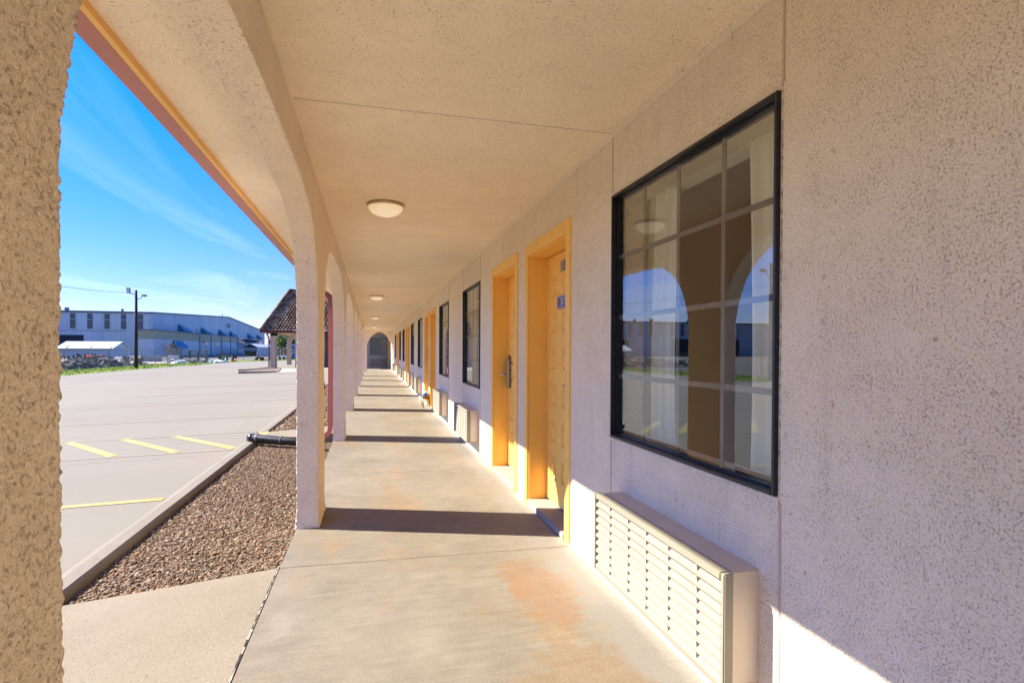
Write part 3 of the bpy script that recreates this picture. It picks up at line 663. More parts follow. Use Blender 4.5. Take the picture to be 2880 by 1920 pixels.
# ---- doors
def make_door(y0, y1, hinge_far, number=None):
    d = thing('door', None, None); d.parent = motel; d.location = (0, (y0+y1)/2-MO[1], 0)
    O = (MO[0], (y0+y1)/2, 0)
    del_keys = [k for k in d.keys()];
    iy0, iy1 = y0+0.086, y1-0.083
    fr = MB()      # casing and jamb
    xo = WX-0.012
    fr.box(xo, WX+0.004, y0, iy0, 0.0, 2.168); fr.box(xo, WX+0.004, iy1, y1, 0.0, 2.168); fr.box(xo, WX+0.004, iy0, iy1, 2.072, 2.168)
    fr.box(WX+0.0045, 1.474, y0+0.046, iy0+0.012, 0.0, 2.117); fr.box(WX+0.0045, 1.474, iy1-0.012, y1-0.046, 0.0, 2.117); fr.box(WX+0.0045, 1.474, iy0+0.012, iy1-0.012, 2.060, 2.117)
    fr.build('frame', M['yellow'], d, O, bevel=0.003)
    si = MB(); si.box(WX-0.014, 1.474, iy0+0.0125, iy1-0.0125, 0.0, 0.045); si.build('threshold', M['sill'], d, O, bevel=0.006)
    lf = MB(); a, b_ = iy0+0.016, iy1-0.016; zb, zt = 0.062, 2.052
    cyc = (a+b_)/2; w, h_ = 0.074, 0.090; XF = 1.432
    ycut = [a] + [q for c_ in (cyc-0.268, cyc, cyc+0.268) for q in (c_-w, c_+w)] + [b_]
    zcut = [zb] + [q for r_ in range(6) for q in (0.33+0.294*r_-h_, 0.33+0.294*r_+h_)] + [zt]
    for i in range(len(ycut)-1):
        for j in range(len(zcut)-1):
            ya, yb, za, zz = ycut[i], ycut[i+1], zcut[j], zcut[j+1]
            if i % 2 and j % 2:
                lp = []
                for ins, x in ((0, XF), (0.004, XF-0.007), (0.012, XF-0.006), (0.022, XF+0.010), (0.030, XF+0.010), (0.048, XF-0.003)):
                    lp += [(x, ya+ins, za+ins), (x, yb-ins, za+ins), (x, yb-ins, zz-ins), (x, ya+ins, zz-ins)]
                lf.add(lp, [(k*4+m, k*4+(m+1) % 4, (k+1)*4+(m+1) % 4, (k+1)*4+m) for k in range(5) for m in range(4)] + [(20, 21, 22, 23)])
            else: lf.add([(XF, ya, za), (XF, yb, za), (XF, yb, zz), (XF, ya, zz)], [(0, 1, 2, 3)])
    lf.add([(x, y, z) for x in (XF, 1.470) for y in (a, b_) for z in (zb, zt)], [(4, 6, 7, 5), (0, 4, 5, 1), (2, 3, 7, 6), (0, 2, 6, 4), (1, 5, 7, 3)])
    lf.build('leaf', M['yellow'], d, O, weld=True)
    gp = MB(); gp.box(1.4735, 1.476, iy0+0.0122, iy1-0.0122, 0.0, 2.059); gp.build('seal', M['dark'], d, O)
    # plates
    s0 = cyc+0.032
    sg = MB(); sg.box(1.424, 1.4315, s0-0.132, s0+0.132, 1.614, 1.717); sp_ = sg.build('number_plate', M['signblue'], d, O, bevel=0.002)
    ed = MB(); ed.box(1.4228, 1.424, s0-0.130, s0+0.130, 1.705, 1.709); ed.box(1.4228, 1.424, s0-0.130, s0+0.130, 1.622, 1.626); e1 = ed.build('plate_line', M['white'], sp_, O)
    if number:
        cu = bpy.data.curves.new('numerals', 'FONT'); cu.body = number; cu.size = 0.076; cu.extrude = 0.0006; cu.align_x = 'CENTER'; cu.align_y = 'CENTER'; cu.space_character = 1.02
        tmp = bpy.data.objects.new('numerals', cu); COL.objects.link(tmp)
        dg = bpy.context.evaluated_depsgraph_get(); me = bpy.data.meshes.new_from_object(tmp.evaluated_get(dg)); bpy.data.objects.remove(tmp)
        me.materials.clear(); me.materials.append(M['white'])
        # text x runs towards -Y on this wall (seen from -X), condensed
        me.transform(Matrix(((0, 0, -1, 1.4226-O[0]), (-0.86, 0, 0, s0-O[1]+0.002), (0, 1, 0, 1.664), (0, 0, 0, 1))))
        me.update(); no = bpy.data.objects.new('numerals', me); COL.objects.link(no); no.parent = sp_
        bx = MB(); bx.box(1.420, 1.4318, cyc-0.005, cyc+0.082, 1.902, 1.982); vb = bx.build('viewer_box', M['greybox'], d, O, bevel=0.002)
        vl = MB(); vl.box(1.4188, 1.420, cyc+0.034, cyc+0.042, 1.938, 1.946); vl.build('viewer_lens', M['dark'], vb, O)
    # lock
    ly = (a+0.075) if hinge_far else (b_-0.075)
    lk = MB(); lk.box(1.424, 1.4318, ly-0.06, ly+0.06, 0.885, 1.235); l1 = lk.build('lock_plate', M['bronze'], d, O, bevel=0.003)
    hs = MB(); hs.box(1.392, 1.424, ly-0.035, ly+0.035, 0.905, 1.195); hs.build('lock_housing', M['steel'], l1, O, bevel=0.008)
    sgn = 1 if hinge_far else -1
    hd = MB(); hd.tube([(1.392, ly, 1.04), (1.345, ly, 1.04), (1.335, ly+sgn*0.02, 1.04), (1.333, ly+sgn*0.11, 1.038)], 0.011, 10); hd.build('lever', M['steel'], l1, O, smooth=True)
    return d
for i, (a, b_) in enumerate(DOORS): make_door(a, b_, i % 2 == 0, '217' if i == 0 else None)

# ---- windows
def wavy(x, ya, yb, z0, z1, folds, amp, pinch=0.0, side=0, n=70):
    rows = []
    for j in range(13):
        t = j/12; z = z1+(z0-z1)*t; row = []
        for i in range(n+1):
            u = i/n; y = ya+(yb-ya)*u
            y += pinch*math.sin(math.pi*t)*((1-u) if side < 0 else u)*(-side)
            row.append((x+amp*math.sin(folds*2*math.pi*u+0.6*math.sin(3*t+u*9))*(0.6+0.4*t)+amp*0.35*math.sin(folds*4.3*math.pi*u+1), y, z))
        rows.append(row)
    return rows
def make_window(y0, y1, closed, parent=motel, build=None):
    w = bpy.data.objects.new('window', None); COL.objects.link(w); w.parent = parent
    O = (MO[0], (y0+y1)/2, 0); w.location = (0, O[1]-MO[1], 0)
    t = 0.027; fr = MB()
    for xx0, xx1, tt, zz in ((WX-0.014, WX+0.012, t*0.62, 0.0), (WX+0.0125, WX+0.06, t*0.9, 0.0)):
        fr.box(xx0, xx1, y0+0.0015, y0+tt, WZ0+0.0015, WZ1-0.0015); fr.box(xx0, xx1, y1-tt, y1-0.0015, WZ0+0.0015, WZ1-0.0015)
        fr.box(xx0, xx1, y0+tt, y1-tt, WZ1-tt, WZ1-0.0015); fr.box(xx0, xx1, y0+tt, y1-tt, WZ0+0.0015, WZ0+tt)
    fr.build('frame', M['black_frame'], w, O, bevel=0.002)
    gl = MB(); gl.add([(WX+0.020, y0+t*0.7, WZ0+t*0.7), (WX+0.020, y1-t*0.7, WZ0+t*0.7), (WX+0.020, y1-t*0.7, WZ1-t*0.7), (WX+0.020, y0+t*0.7, WZ1-t*0.7)], [(0, 1, 2, 3)])
    gl.build('pane', M['glass'], w, O)
    mu = MB(); W_ = y1-y0
    ys_ = [y0+W_*q for q in (0.262, 0.514, 0.757)]; zs_ = [WZ0+(WZ1-WZ0)*q for q in (0.255, 0.497, 0.745)]
    for y in ys_: mu.box(WX+0.024, WX+0.030, y-0.011, y+0.011, WZ0+t, WZ1-t)
    for z in zs_: mu.box(WX+0.026, WX+0.032, y0+t, y1-t, z-0.011, z+0.011)
    mu.build('muntins', M['muntin'], w, O)
    X0, X1 = WX+0.2, WX+3.4
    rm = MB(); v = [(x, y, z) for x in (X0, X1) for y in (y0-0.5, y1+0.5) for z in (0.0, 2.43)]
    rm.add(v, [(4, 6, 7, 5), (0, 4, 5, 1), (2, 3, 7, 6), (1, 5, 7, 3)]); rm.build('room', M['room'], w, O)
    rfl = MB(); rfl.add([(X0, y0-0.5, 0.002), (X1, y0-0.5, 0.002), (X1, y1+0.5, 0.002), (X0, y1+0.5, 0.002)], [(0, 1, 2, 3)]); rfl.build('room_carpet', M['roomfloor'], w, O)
    va = MB(); va.box(X0+0.005, X0+0.12, y0-0.42, y1+0.42, 2.13, 2.42); va.build('pelmet', M['curtain'], w, O)
    if closed:
        c1 = MB(); c1.grid(wavy(X0+0.055, y0-0.3, y1+0.3, 0.12, 2.2, 13, 0.022)); c1.build('curtain', M['curtain'], w, O, smooth=True)
    else:
        c1 = MB(); c1.grid(wavy(X0+0.05, y1-0.25, y1+0.38, 0.12, 2.2, 6, 0.03, 0.07, -1)); c1.build('curtain', M['curtain'], w, O, smooth=True)
        c2 = MB(); c2.grid(wavy(X0+0.05, y0-0.38, y0+0.47, 0.12, 2.2, 8, 0.03, 0.04, 1)); c2.build('curtain', M['curtain'], w, O, smooth=True)
        tb = MB(); tb.box(X0+0.9, X0+1.9, y0+0.1, y1-0.1, 0.42, 0.62); tb.build('bed', M['roomfloor'], w, O)
    return w
for i, (a, b_) in enumerate(WINS): make_window(a, b_, i not in (0, 3, 6))

# downspouts on pillars 2 and 5
def downspout(yc0):
    s = MB(); pts = [(-1.0, yc0, 2.45), (-1.0, yc0, 2.36), (-0.97, yc0, 2.29), (-0.68, yc0, 2.12), (-0.59, yc0, 2.06), (-0.572, yc0, 1.98), (-0.572, yc0, 0.18), (-0.585, yc0, 0.10), (-0.66, yc0-0.02, 0.03), (-0.74, yc0-0.06, -0.03)]
    # rectangular ribbed section
    P = [Vector(p) for p in pts]; D = []
    for i in range(len(P)-1):
        m = max(1, int((P[i+1]-P[i]).length/0.02)) if i not in (5,) else 2
        for k in range(m): D.append(P[i].lerp(P[i+1], k/m))
    D.append(P[-1]); rows = []
    for i, p in enumerate(D):
        a = D[max(0, i-1)]; b2 = D[min(len(D)-1, i+1)]; tg = (b2-a).normalized(); side = Vector((0, 1, 0)); nrm = tg.cross(side).normalized()
        bend = abs(tg.z) < 0.98; k = 1.0 + (0.06 if bend and i % 2 else 0.0); hw, hd_ = 0.052*k, 0.034*k
        ring = []
        for (u, v_) in ((-1, -1), (-.6, -1), (-.45, -.86), (-.2, -.86), (0, -1), (.2, -.86), (.45, -.86), (.6, -1), (1, -1), (1, 1), (.5, 1), (0, .88), (-.5, 1), (-1, 1)):
            ring.append(p + side*(hw*u) + nrm*(hd_*v_))
        rows.append(ring+[ring[0]])
    s.grid(rows); o = s.build('downspout', M['spout'], motel, MO, weld=True)
    st = MB()
    for z in (0.35, 1.75): st.box(-0.612, XL+0.002, yc0-0.06, yc0+0.06, z, z+0.025)
    st.build('strap', M['spout'], o, MO)
downspout(8.36); downspout(23.9)

# ------------------------------------------------------------------ air conditioners
def make_ac(y0, label):
    a = thing('air_conditioner', label, 'air conditioner', (WX, y0+0.54, 0.14), 'wall air conditioners along the walkway'); O = (WX, y0+0.54, 0.14)
    L = 1.09; xf = 1.126; z0, z1 = 0.155, 0.552
    sl = MB(); sl.box(1.170, WX+0.01, y0+0.02, y0+L-0.02, z0+0.012, z1-0.002); sl.build('sleeve', M['sleeve'], a, O, bevel=0.004)
    gp = MB(); gp.box(1.164, 1.1698, y0+0.03, y0+L-0.03, z0+0.02, z1-0.012); gp.build('gap_shade', M['dark'], a, O)  # dark strip standing in for the shaded gap between grille and sleeve
    fr = MB(); x1 = 1.1635; t = 0.022
    fr.box(xf, x1, y0, y0+t, z0, z1); fr.box(xf, x1, y0+L-t, y0+L, z0, z1); fr.box(xf, x1, y0+t, y0+L-t, z1-0.028, z1); fr.box(xf, x1, y0+t, y0+L-t, z0, z0+0.016)
    fr.build('grille_frame', M['cream'], a, O, bevel=0.004)
    bkp = MB(); bkp.box(1.1585, 1.1632, y0+t, y0+L-t, z0+0.016, z1-0.028); bkp.build('backing', M['dark'], a, O)
    n = 9; p = (z1-0.028-z0-0.016)/n; sv = MB()
    for i in range(n):
        zb = z0+0.016+p*i
        sv.prism([(xf+0.002, zb+0.001), (xf+0.002, zb+0.008), (xf+0.010, zb+p*0.40), (xf+0.020, zb+p*0.72), (xf+0.032, zb+p*0.96), (xf+0.032, zb+p*0.90), (xf+0.021, zb+p*0.60), (xf+0.012, zb+p*0.26)], (y0+t, y0+L-t), 'y')
    sv.build('louvre', M['cream'], a, O)
    for q in (0.155, 0.335, 0.50, 0.655, 0.835):
        yy = y0+L*q; poly = [(xf+0.034, z0+0.016), (xf+0.034, z1-0.03)]
        for i in range(n-1, -1, -1):
            zb = z0+0.016+p*i
            poly += [(xf+0.0045, zb+p-0.001), (xf+0.0065, zb+p*0.46), (xf+0.030, zb+p*0.40), (xf+0.030, zb+0.002)]
        rb = MB(); rb.prism(poly, (yy-0.002, yy+0.002), 'y'); rb.build('rib', M['sleeve'], a, O)
    return a
aclab = ['cream louvred air conditioner under the largest nearest window', 'cream louvred air conditioner under the second window, just past the first pair of doors',
         'cream air conditioner third along the wall, before the second pair of doors', 'cream air conditioner fourth along the wall, just past the second pair of doors',
         'cream air conditioner fifth along the wall, before the third pair of doors', 'cream air conditioner sixth along the wall, just past the third pair of doors',
         'cream air conditioner second from the end arch', 'cream air conditioner nearest the end arch']
ac0 = None
for i, (a, b_) in enumerate(WINS):
    y0 = a+0.065
    if i == 0: ac0 = make_ac(y0, aclab[0]); base_y = y0
    else:
        c_ = copy_tree(ac0); c_.location = (WX, y0+0.54, 0.14); c_['label'] = aclab[i]

# ------------------------------------------------------------------ ceiling lights
def make_light(y, label):
    t = thing('ceiling_light', label, 'ceiling light', (0.11, y, CZ), 'round ceiling lights along the walkway'); O = (0.11, y, CZ)
    p = MB(); p.lathe([(0.001, 0.0), (0.148, 0.0), (0.150, -0.012), (0.146, -0.022), (0.001, -0.022)], O, 40); p.build('rim', M['brass'], t, O, smooth=False)
    d = MB(); d.lathe([(0.001, -0.0225), (0.139, -0.0225), (0.137, -0.035), (0.125, -0.058), (0.10, -0.078), (0.065, -0.091), (0.03, -0.097), (0.001, -0.098)], O, 40); d.build('shade', M['opal'], t, O, smooth=True)
    return t
l0 = make_light(4.57, 'opal dome ceiling light nearest the viewer, before the yellow doors')
for k, lab in ((1, 'opal dome ceiling light second along the walkway, before the white conduit'), (2, 'small opal dome ceiling light third along the walkway, beyond the white conduit'), (3, 'small opal dome ceiling light closest to the end arch')):
    c_ = copy_tree(l0); c_.location.y = 4.57+7.8*k; c_['label'] = lab
cd = MB(); cd.box(0.425, 0.465, 14.1, 16.9, CZ-0.024, CZ-0.0005); tag(cd.build('ceiling_conduit', M['white'], None, (0.44, 15.5, CZ), bevel=0.004), 'thin straight white conduit fixed to the walkway ceiling between two lights', 'conduit')

# bundle of cloth on a small stand by the third yellow door
st = thing('laundry_stand', 'small brown stand with blue patterned cloth by a yellow doorway', 'stand', (1.16, 12.45, 0))
O = (1.16, 12.45, 0)
q = MB(); q.box(1.11, 1.262, 12.25, 12.62, 0.20, 0.225); q.build('tray', M['brownwood'], st, O, bevel=0.004)
for (x, y) in ((1.12, 12.27), (1.252, 12.27), (1.12, 12.60), (1.252, 12.60)):
    q = MB(); q.tube([(x, y, 0.0), (x, y, 0.205)], 0.009, 8); q.build('leg', M['dark'], st, O)
cb_ = MB(); rows = []
for i in range(15):
    u = i/14*math.pi; r = 0.115
    rows.append([(1.180+0.075*math.cos(2*math.pi*j/16)*math.sin(u)**0.5, 12.435+0.175*math.sin(2*math.pi*j/16)*math.sin(u)**0.5, 0.295+0.07*math.cos(math.pi-u)+0.012*mnoise.noise(Vector((i*.6, j*.9, 0)))) for j in range(17)])
cb_.grid(rows); tag(cb_.build('cloth_bundle', M['clothblue'], None, (1.18, 12.435, 0.226), smooth=True), 'blue and white patterned cloth bundle on the small stand', 'cloth bundle')

# ------------------------------------------------------------------ corrugated drain pipe
dp = thing('drain_pipe', 'black corrugated drain pipe crossing the gravel bed to the kerb', 'drain pipe', (-1.2, 8.75, -0.07))
O = (-1.2, 8.75, -0.07)
A_ = Vector((-1.72, 8.985, -0.055)); B_ = Vector((-0.70, 8.36, -0.045)); nseg = 96; pts = []; rad = []
for i in range(nseg+1):
    u = i/nseg
    for k, rr in ((0, 0.056), (0.35, 0.062), (0.65, 0.062)):
        pts.append(A_.lerp(B_, min(1, u+k/nseg)) + Vector((0, 0, -0.02*math.sin(math.pi*min(1, u))))); rad.append(rr)
q = MB(); q.tube(pts, rad, 18); q.build('hose', M['pipe'], dp, O)
q = MB(); dd = (A_-B_).normalized(); q.tube([A_+dd*0.002, A_+dd*0.05, A_+dd*0.09, A_+dd*0.105], [0.066, 0.066, 0.055, 0.025], 18); q.build('end_cap', M['pipe'], dp, O, smooth=True)
q = MB(); pA = A_.lerp(B_, 0.055); q.tube([pA-dd*0.016, pA+dd*0.016], [0.0655, 0.0655], 20); q.build('band', M['galv'], dp, O)
pB = A_.lerp(B_, 0.42) + Vector((0, 0, -0.02)); q = MB(); side_ = dd.cross(Vector((0, 0, 1))).normalized()
q.tube([pB + side_*(0.07*math.cos(a_)) + Vector((0, 0, 0.07*math.sin(a_))) + dd*0.02*math.cos(a_) for a_ in [math.pi*1.15*i/16-0.2 for i in range(17)]], 0.004, 6); q.build('tie_wire', M['greymetal'], dp, O)

# ------------------------------------------------------------------ far wing closing the corridor
wing = thing('motel_cross_wing', 'shaded far motel wing with tiled mansard roof seen through the end arch', 'motel wing', (0, 39.3, 0)); O = (0, 39.3, 0)
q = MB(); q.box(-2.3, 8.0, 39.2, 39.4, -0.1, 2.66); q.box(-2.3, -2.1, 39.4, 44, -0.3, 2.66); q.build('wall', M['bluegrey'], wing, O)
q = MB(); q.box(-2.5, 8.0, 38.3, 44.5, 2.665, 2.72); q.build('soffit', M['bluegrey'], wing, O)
q = MB(); q.box(-2.6, 8.0, 38.2, 38.3, 2.62, 2.80); q.build('fascia', M['darkred'], wing, O)
q = MB(); tile_face(q, (-2.6, 38.2, 2.8), (8.0, 38.2, 2.8), (0, 1.3, 2.4), 0.0, 0.19, 0.22, 0.035); q.build('roof', M['tile'], wing, O)
def flat_window(parent, O, x0, x1, z0, z1, y, name='window'):
    f = MB(); t = 0.045
    f.box(x0, x0+t, y-0.03, y-0.001, z0, z1); f.box(x1-t, x1, y-0.03, y-0.001, z0, z1); f.box(x0+t, x1-t, y-0.03, y-0.001, z0, z0+t); f.box(x0+t, x1-t, y-0.03, y-0.001, z1-t, z1)
    w = f.build(name, M['black_frame'], parent, O)
    g = MB(); g.box(x0+t, x1-t, y-0.012, y-0.002, z0+t, z1-t); g.build('pane', M['glassdark'], w, O); return w
flat_window(wing, O, -0.09, 1.06, 0.94, 2.13, 39.2)
q = MB()
for x in (1.10, 1.19): q.box(x, x+0.05, 39.12, 39.199, 0.0, 2.2)
q.build('door_frame', M['yellow'], wing, O)
# shaded air conditioner under that window
acw = thing('air_conditioner', 'grey air conditioner in the shade under the window beyond the end arch', 'air conditioner', (0.5, 39.1, 0.16), 'wall air conditioners along the walkway'); Oa = (0.5, 39.1, 0.16)
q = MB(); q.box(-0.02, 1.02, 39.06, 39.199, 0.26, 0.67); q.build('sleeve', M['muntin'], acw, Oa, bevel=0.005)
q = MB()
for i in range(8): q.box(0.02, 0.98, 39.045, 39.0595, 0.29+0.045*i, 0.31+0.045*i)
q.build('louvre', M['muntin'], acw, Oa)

# ------------------------------------------------------------------ tiled entrance canopy
can = thing('entrance_canopy', 'tile roofed entrance canopy on arched stucco pillars across the parking lot', 'canopy', (-6, 52, -0.25)); O = (-6, 52, -0.25)
q = MB(); tile_face(q, (-8.52, 46.9, 2.78), (1.5, 46.9, 2.78), (0, 1.9, 3.4), 0.0, 0.25, 0.24, 0.06)
v0 = [(p[0], p[1], p[2]) for p in q.v]
q2 = []                                   # shear the left end inward so that the hip climbs to the right
for p in v0:
    t = (p[2]-2.78)/3.4; u = (1.5-p[0])/(1.5+8.52); q2.append((p[0]+1.92*t*u, p[1], p[2]))
q.v = q2
tile_face(q, (-8.52, 63.5, 2.78), (-8.52, 46.9, 2.78), (1.92, 0, 3.4), 1.9, 0.25, 0.24, 0.06)
q.add([(-6.6, 48.8, 6.17), (1.5, 48.8, 6.17), (1.5, 61, 6.17), (-6.6, 61, 6.17)], [(0, 1, 2, 3)])
rfc = q.build('roof', M['tile'], can, O)
q = MB(); q.tube([(-8.52, 46.88, 2.84), (-6.6, 48.78, 6.26)], 0.10, 8); q.tube([(-6.6, 48.78, 6.24), (1.5, 48.78, 6.24)], 0.09, 8); q.build('ridge_tiles', M['tile'], rfc, O)
q = MB(); q.box(-8.56, 1.5, 46.84, 46.95, 2.62, 2.80); q.box(-8.56, -8.45, 46.95, 63.5, 2.62, 2.80); q.build('fascia', M['darkred'], can, O)
q = MB(); q.box(-8.44, 1.5, 46.96, 63.4, 2.70, 2.76); q.build('soffit', M['porte'], can, O)
def arch_wall(name, xs_, y0, y1, z0, ztop, zspring, zapex):
    m = MB(); n = 14
    x_pl, x_a, x_b, x_pr = xs_; c_ = (x_a+x_b)/2; half = (x_b-x_a)/2
    crv = [(x_a, z0)] + [(c_-half*math.cos(math.pi*i/(2*n))**1.0 if False else x_a+half*(i/n)**1.0, zspring+(zapex-zspring)*math.sqrt(max(0, 1-(1-i/n)**2))**0.9) for i in range(n+1)]
    crv += [(2*c_-p[0], p[1]) for p in crv[::-1][1:]]
    L_ = len(crv); top = []
    for i, p in enumerate(crv): top.append((x_pl, z0) if i == 0 else ((x_pr, z0) if i == L_-1 else (x_pl+(x_pr-x_pl)*(i-1)/(L_-3), ztop)))
    for y in (y0, y1): m.grid([[(a[0], y, a[1]), (t_[0], y, t_[1])] for a, t_ in zip(crv, top)])
    m.grid([[(a[0], y0, a[1]), (a[0], y1, a[1])] for a in crv]); m.grid([[(a[0], y0, a[1]), (a[0], y1, a[1])] for a in top])
    return m.build(name, M['porte'], can, O, weld=True)
arch_wall('arch', (-7.91, -7.55, -6.02, -5.65), 47.6, 48.65, -0.30, 2.70, 1.9, 2.58)
arch_wall('arch', (-8.62, -8.25, -6.7, -6.3), 61.6, 62.4, -0.34, 2.70, 1.9, 2.58)
q = MB(); q.box(-7.87, -7.36, 47.42, 47.599, 2.36, 2.58); lm = q.build('wall_lamp', M['dark'], can, O)
q = MB(); q.box(-7.84, -7.39, 47.40, 47.58, 2.26, 2.355); q.build('lens', M['lampface'], lm, O)
q = MB(); q.tube([(-8.05, 46.95, 2.64), (-8.05, 47.0, 2.50), (-7.99, 47.45, 2.2), (-7.985, 47.5, 2.05), (-7.985, 47.5, -0.10), (-8.02, 47.3, -0.19), (-8.3, 45.5, -0.21), (-8.85, 44.0, -0.23), (-9.4, 43.6, -0.24)], 0.055, 8); q.build('downspout', M['darkred'], can, O)
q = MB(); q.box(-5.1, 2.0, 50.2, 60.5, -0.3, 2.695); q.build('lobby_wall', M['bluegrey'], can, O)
# kerbed island with pebbles in front of it
isl = [(-8.42, 39.05), (-6.9, 38.9), (-6.05, 39.6), (-7.0, 47.0), (-8.0, 46.4), (-8.65, 41.0)]
q = MB(); cxy = (sum(p[0] for p in isl)/6, sum(p[1] for p in isl)/6)
ins = [(p[0]+(cxy[0]-p[0])*0.13, p[1]+(cxy[1]-p[1])*0.06) for p in isl]
rows = [[(p[0], p[1], -0.42) for p in isl+isl[:1]], [(p[0], p[1], -0.17) for p in isl+isl[:1]], [(p[0], p[1], -0.17) for p in ins+ins[:1]], [(p[0], p[1], -0.30) for p in ins+ins[:1]]]
q.grid(rows); tag(q.build('island_kerb', M['curb'], weld=True), kind='structure')
q = MB(); q.add([(p[0], p[1], -0.20) for p in ins], [tuple(range(6))]); tag(q.build('island_gravel', M['gravel']), kind='stuff')
q = MB(); q.add([(-6.0, 38.4, gz(-6.0)+0.02), (-0.5, 38.4, -0.1), (-0.5, 47.5, -0.1), (-7.0, 47.5, gz(-7.0)+0.05)], [(0, 1, 2, 3)]); tag(q.build('entrance_pavement', M['sill']), kind='structure')
# wheel by the far walk
q = MB(); q.tube([(-1.75, 19.9, 0.02), (-1.55, 19.9, 0.02)], [0.14, 0.14], 20); wt = thing('spare_wheel', 'black wheel standing on the gravel edge behind the arcade', 'wheel', (-1.65, 19.9, -0.12)); q.build('tyre', M['tyre'], wt, (-1.65, 19.9, -0.12), bevel=0.02)
q = MB(); q.tube([(-1.76, 19.9, 0.02), (-1.54, 19.9, 0.02)], [0.06, 0.06], 16); q.build('rim', M['greymetal'], wt, (-1.65, 19.9, -0.12))

# ------------------------------------------------------------------ grass
def grass(name, quads, density, hgt=0.11):
    bl = MB(); nb = 0
    base = MB()
    for (x0, x1, y0, y1) in quads:
        base.grid([[(x, y, gz(x)+0.012) for y in np.linspace(y0, y1, 12)] for x in np.linspace(x0, x1, 4)])
        for _ in range(int((x1-x0)*(y1-y0)*density)):
            x = random.uniform(x0, x1); y = random.uniform(y0, y1); a_ = random.uniform(0, 6.28); w = random.uniform(.02, .05); h_ = hgt*random.uniform(.4, 1.3); l_ = random.uniform(-.08, .08)
            bl.add([(x-w*math.cos(a_), y-w*math.sin(a_), gz(x)), (x+w*math.cos(a_), y+w*math.sin(a_), gz(x)), (x+l_, y+l_, gz(x)+h_)], [(0, 1, 2)])
    bl.add(base.v, base.f)
    tag(bl.build(name, M['grass']), kind='stuff')
grass('grass', [(-27.6, -21.9, 0, 93), (-21.9, -20.6, 72, 93), (-27.6, 6, 93, 106)], 26)

# ------------------------------------------------------------------ chain link fence
def fence(label, path, name='chain_link_fence'):
    loc = (path[0][0], path[0][1], gz(path[0][0])); f = thing(name, label, 'fence', loc)
    ln = MB(); H = 1.88
    for (a, b2) in zip(path[:-1], path[1:]):
        n = max(1, int(math.hypot(b2[0]-a[0], b2[1]-a[1])/5)); rows = []
        for i in range(n+1):
            x = a[0]+(b2[0]-a[0])*i/n; y = a[1]+(b2[1]-a[1])*i/n; rows.append([(x, y, gz(x)+0.04), (x, y, gz(x)+H)])
        ln.grid(rows)
    ln.build('mesh', M['chain'], f, loc)
    rl = MB(); rl.tube([(p[0], p[1], gz(p[0])+H) for p in path], 0.024, 6)
    for k in range(3): rl.tube([(p[0]+0.12+0.12*k if path[0][0] == path[1][0] or True else 0, p[1], gz(p[0])+H+0.12+0.12*k) for p in path], 0.006, 4)
    rl.build('rail', M['galv'], f, loc)
    for (a, b2) in zip(path[:-1], path[1:]):
        L_ = math.hypot(b2[0]-a[0], b2[1]-a[1]); n = int(L_/4.2)
        for i in range(n):
            x = a[0]+(b2[0]-a[0])*i/n; y = a[1]+(b2[1]-a[1])*i/n; z = gz(x)
            p_ = MB(); p_.tube([(x, y, z-0.05), (x, y, z+H+0.02), (x+0.38, y, z+H+0.42)], 0.034, 6); p_.build('post', M['galv'], f, loc)
fence('long grey chain link fence with barbed arms beyond the grass verge', [(-27.2, 2), (-27.2, 106.5)])
fence('far chain link fence across the end of the parking lot', [(-27.0, 107.2), (6, 107.2)])

# ------------------------------------------------------------------ street light poles and the wire between them
def light_pole(px, py, label):
    pz = gz(px); O = (px, py, pz); pl = thing('light_pole', label, 'light pole', O, 'light poles on the verge')
    q = MB(); q.tube([(px, py, pz-0.1), (px, py, pz+4), (px, py, pz+8.1)], [0.17, 0.145, 0.115], 12); q.build('post', M['wood_pole'], pl, O, smooth=True)
    q = MB(); q.tube([(px-.05, py-.05, pz+7.65), (px-.30, py-.10, pz+7.70), (px-.55, py-.15, pz+7.80)], 0.035, 8); q.build('bracket', M['galv'], pl, O)
    q = MB(); q.tube([(px+.10, py-.05, pz+7.17), (px+.40, py-.10, pz+7.25), (px+.65, py-.15, pz+7.47)], 0.035, 8); q.build('bracket', M['galv'], pl, O)
    x0 = px-.58; z0 = pz+7.77; q = MB(); q.hull8([(x0-.17, py-.35, z0), (x0+.17, py-.35, z0), (x0+.13, py-.10, z0+.03), (x0-.13, py-.10, z0+.03)], [(x0-.19, py-.40, z0+.53), (x0+.19, py-.40, z0+.53), (x0+.13, py-.10, z0+.48), (x0-.13, py-.10, z0+.48)]); l1 = q.build('floodlight', M['galv'], pl, O, bevel=0.02)
    q = MB(); q.box(x0-.14, x0+.14, py-.43, py-.385, z0+.06, z0+.45); q.build('lens', M['lampface'], l1, O)
    q = MB(); rows = []
    for i in range(9):
        u = i/8; r_ = 0.20*math.sin(math.pi*(0.12+0.8*u))**0.7
        rows.append([(px+.55+0.50*u, py-.2+r_*math.cos(2*math.pi*j/12), pz+7.55-0.05*u+(0.13*math.sin(2*math.pi*j/12) if math.sin(2*math.pi*j/12) > 0 else 0.05*math.sin(2*math.pi*j/12))) for j in range(13)])
    q.grid(rows); l2 = q.build('floodlight', M['galv'], pl, O, smooth=True)
    q = MB(); q.lathe([(0.001, 0), (0.10, -0.005), (0.09, -0.07), (0.04, -0.10), (0.001, -0.105)], (px+.87, py-.2, pz+7.495), 14); q.build('lens', M['lampface'], l2, O, smooth=True)
light_pole(-23.65, 64.7, 'tall dark timber light pole with two floodlights before the warehouse')
light_pole(-24.0, 32.0, 'second timber light pole, seen only mirrored in the nearest window')
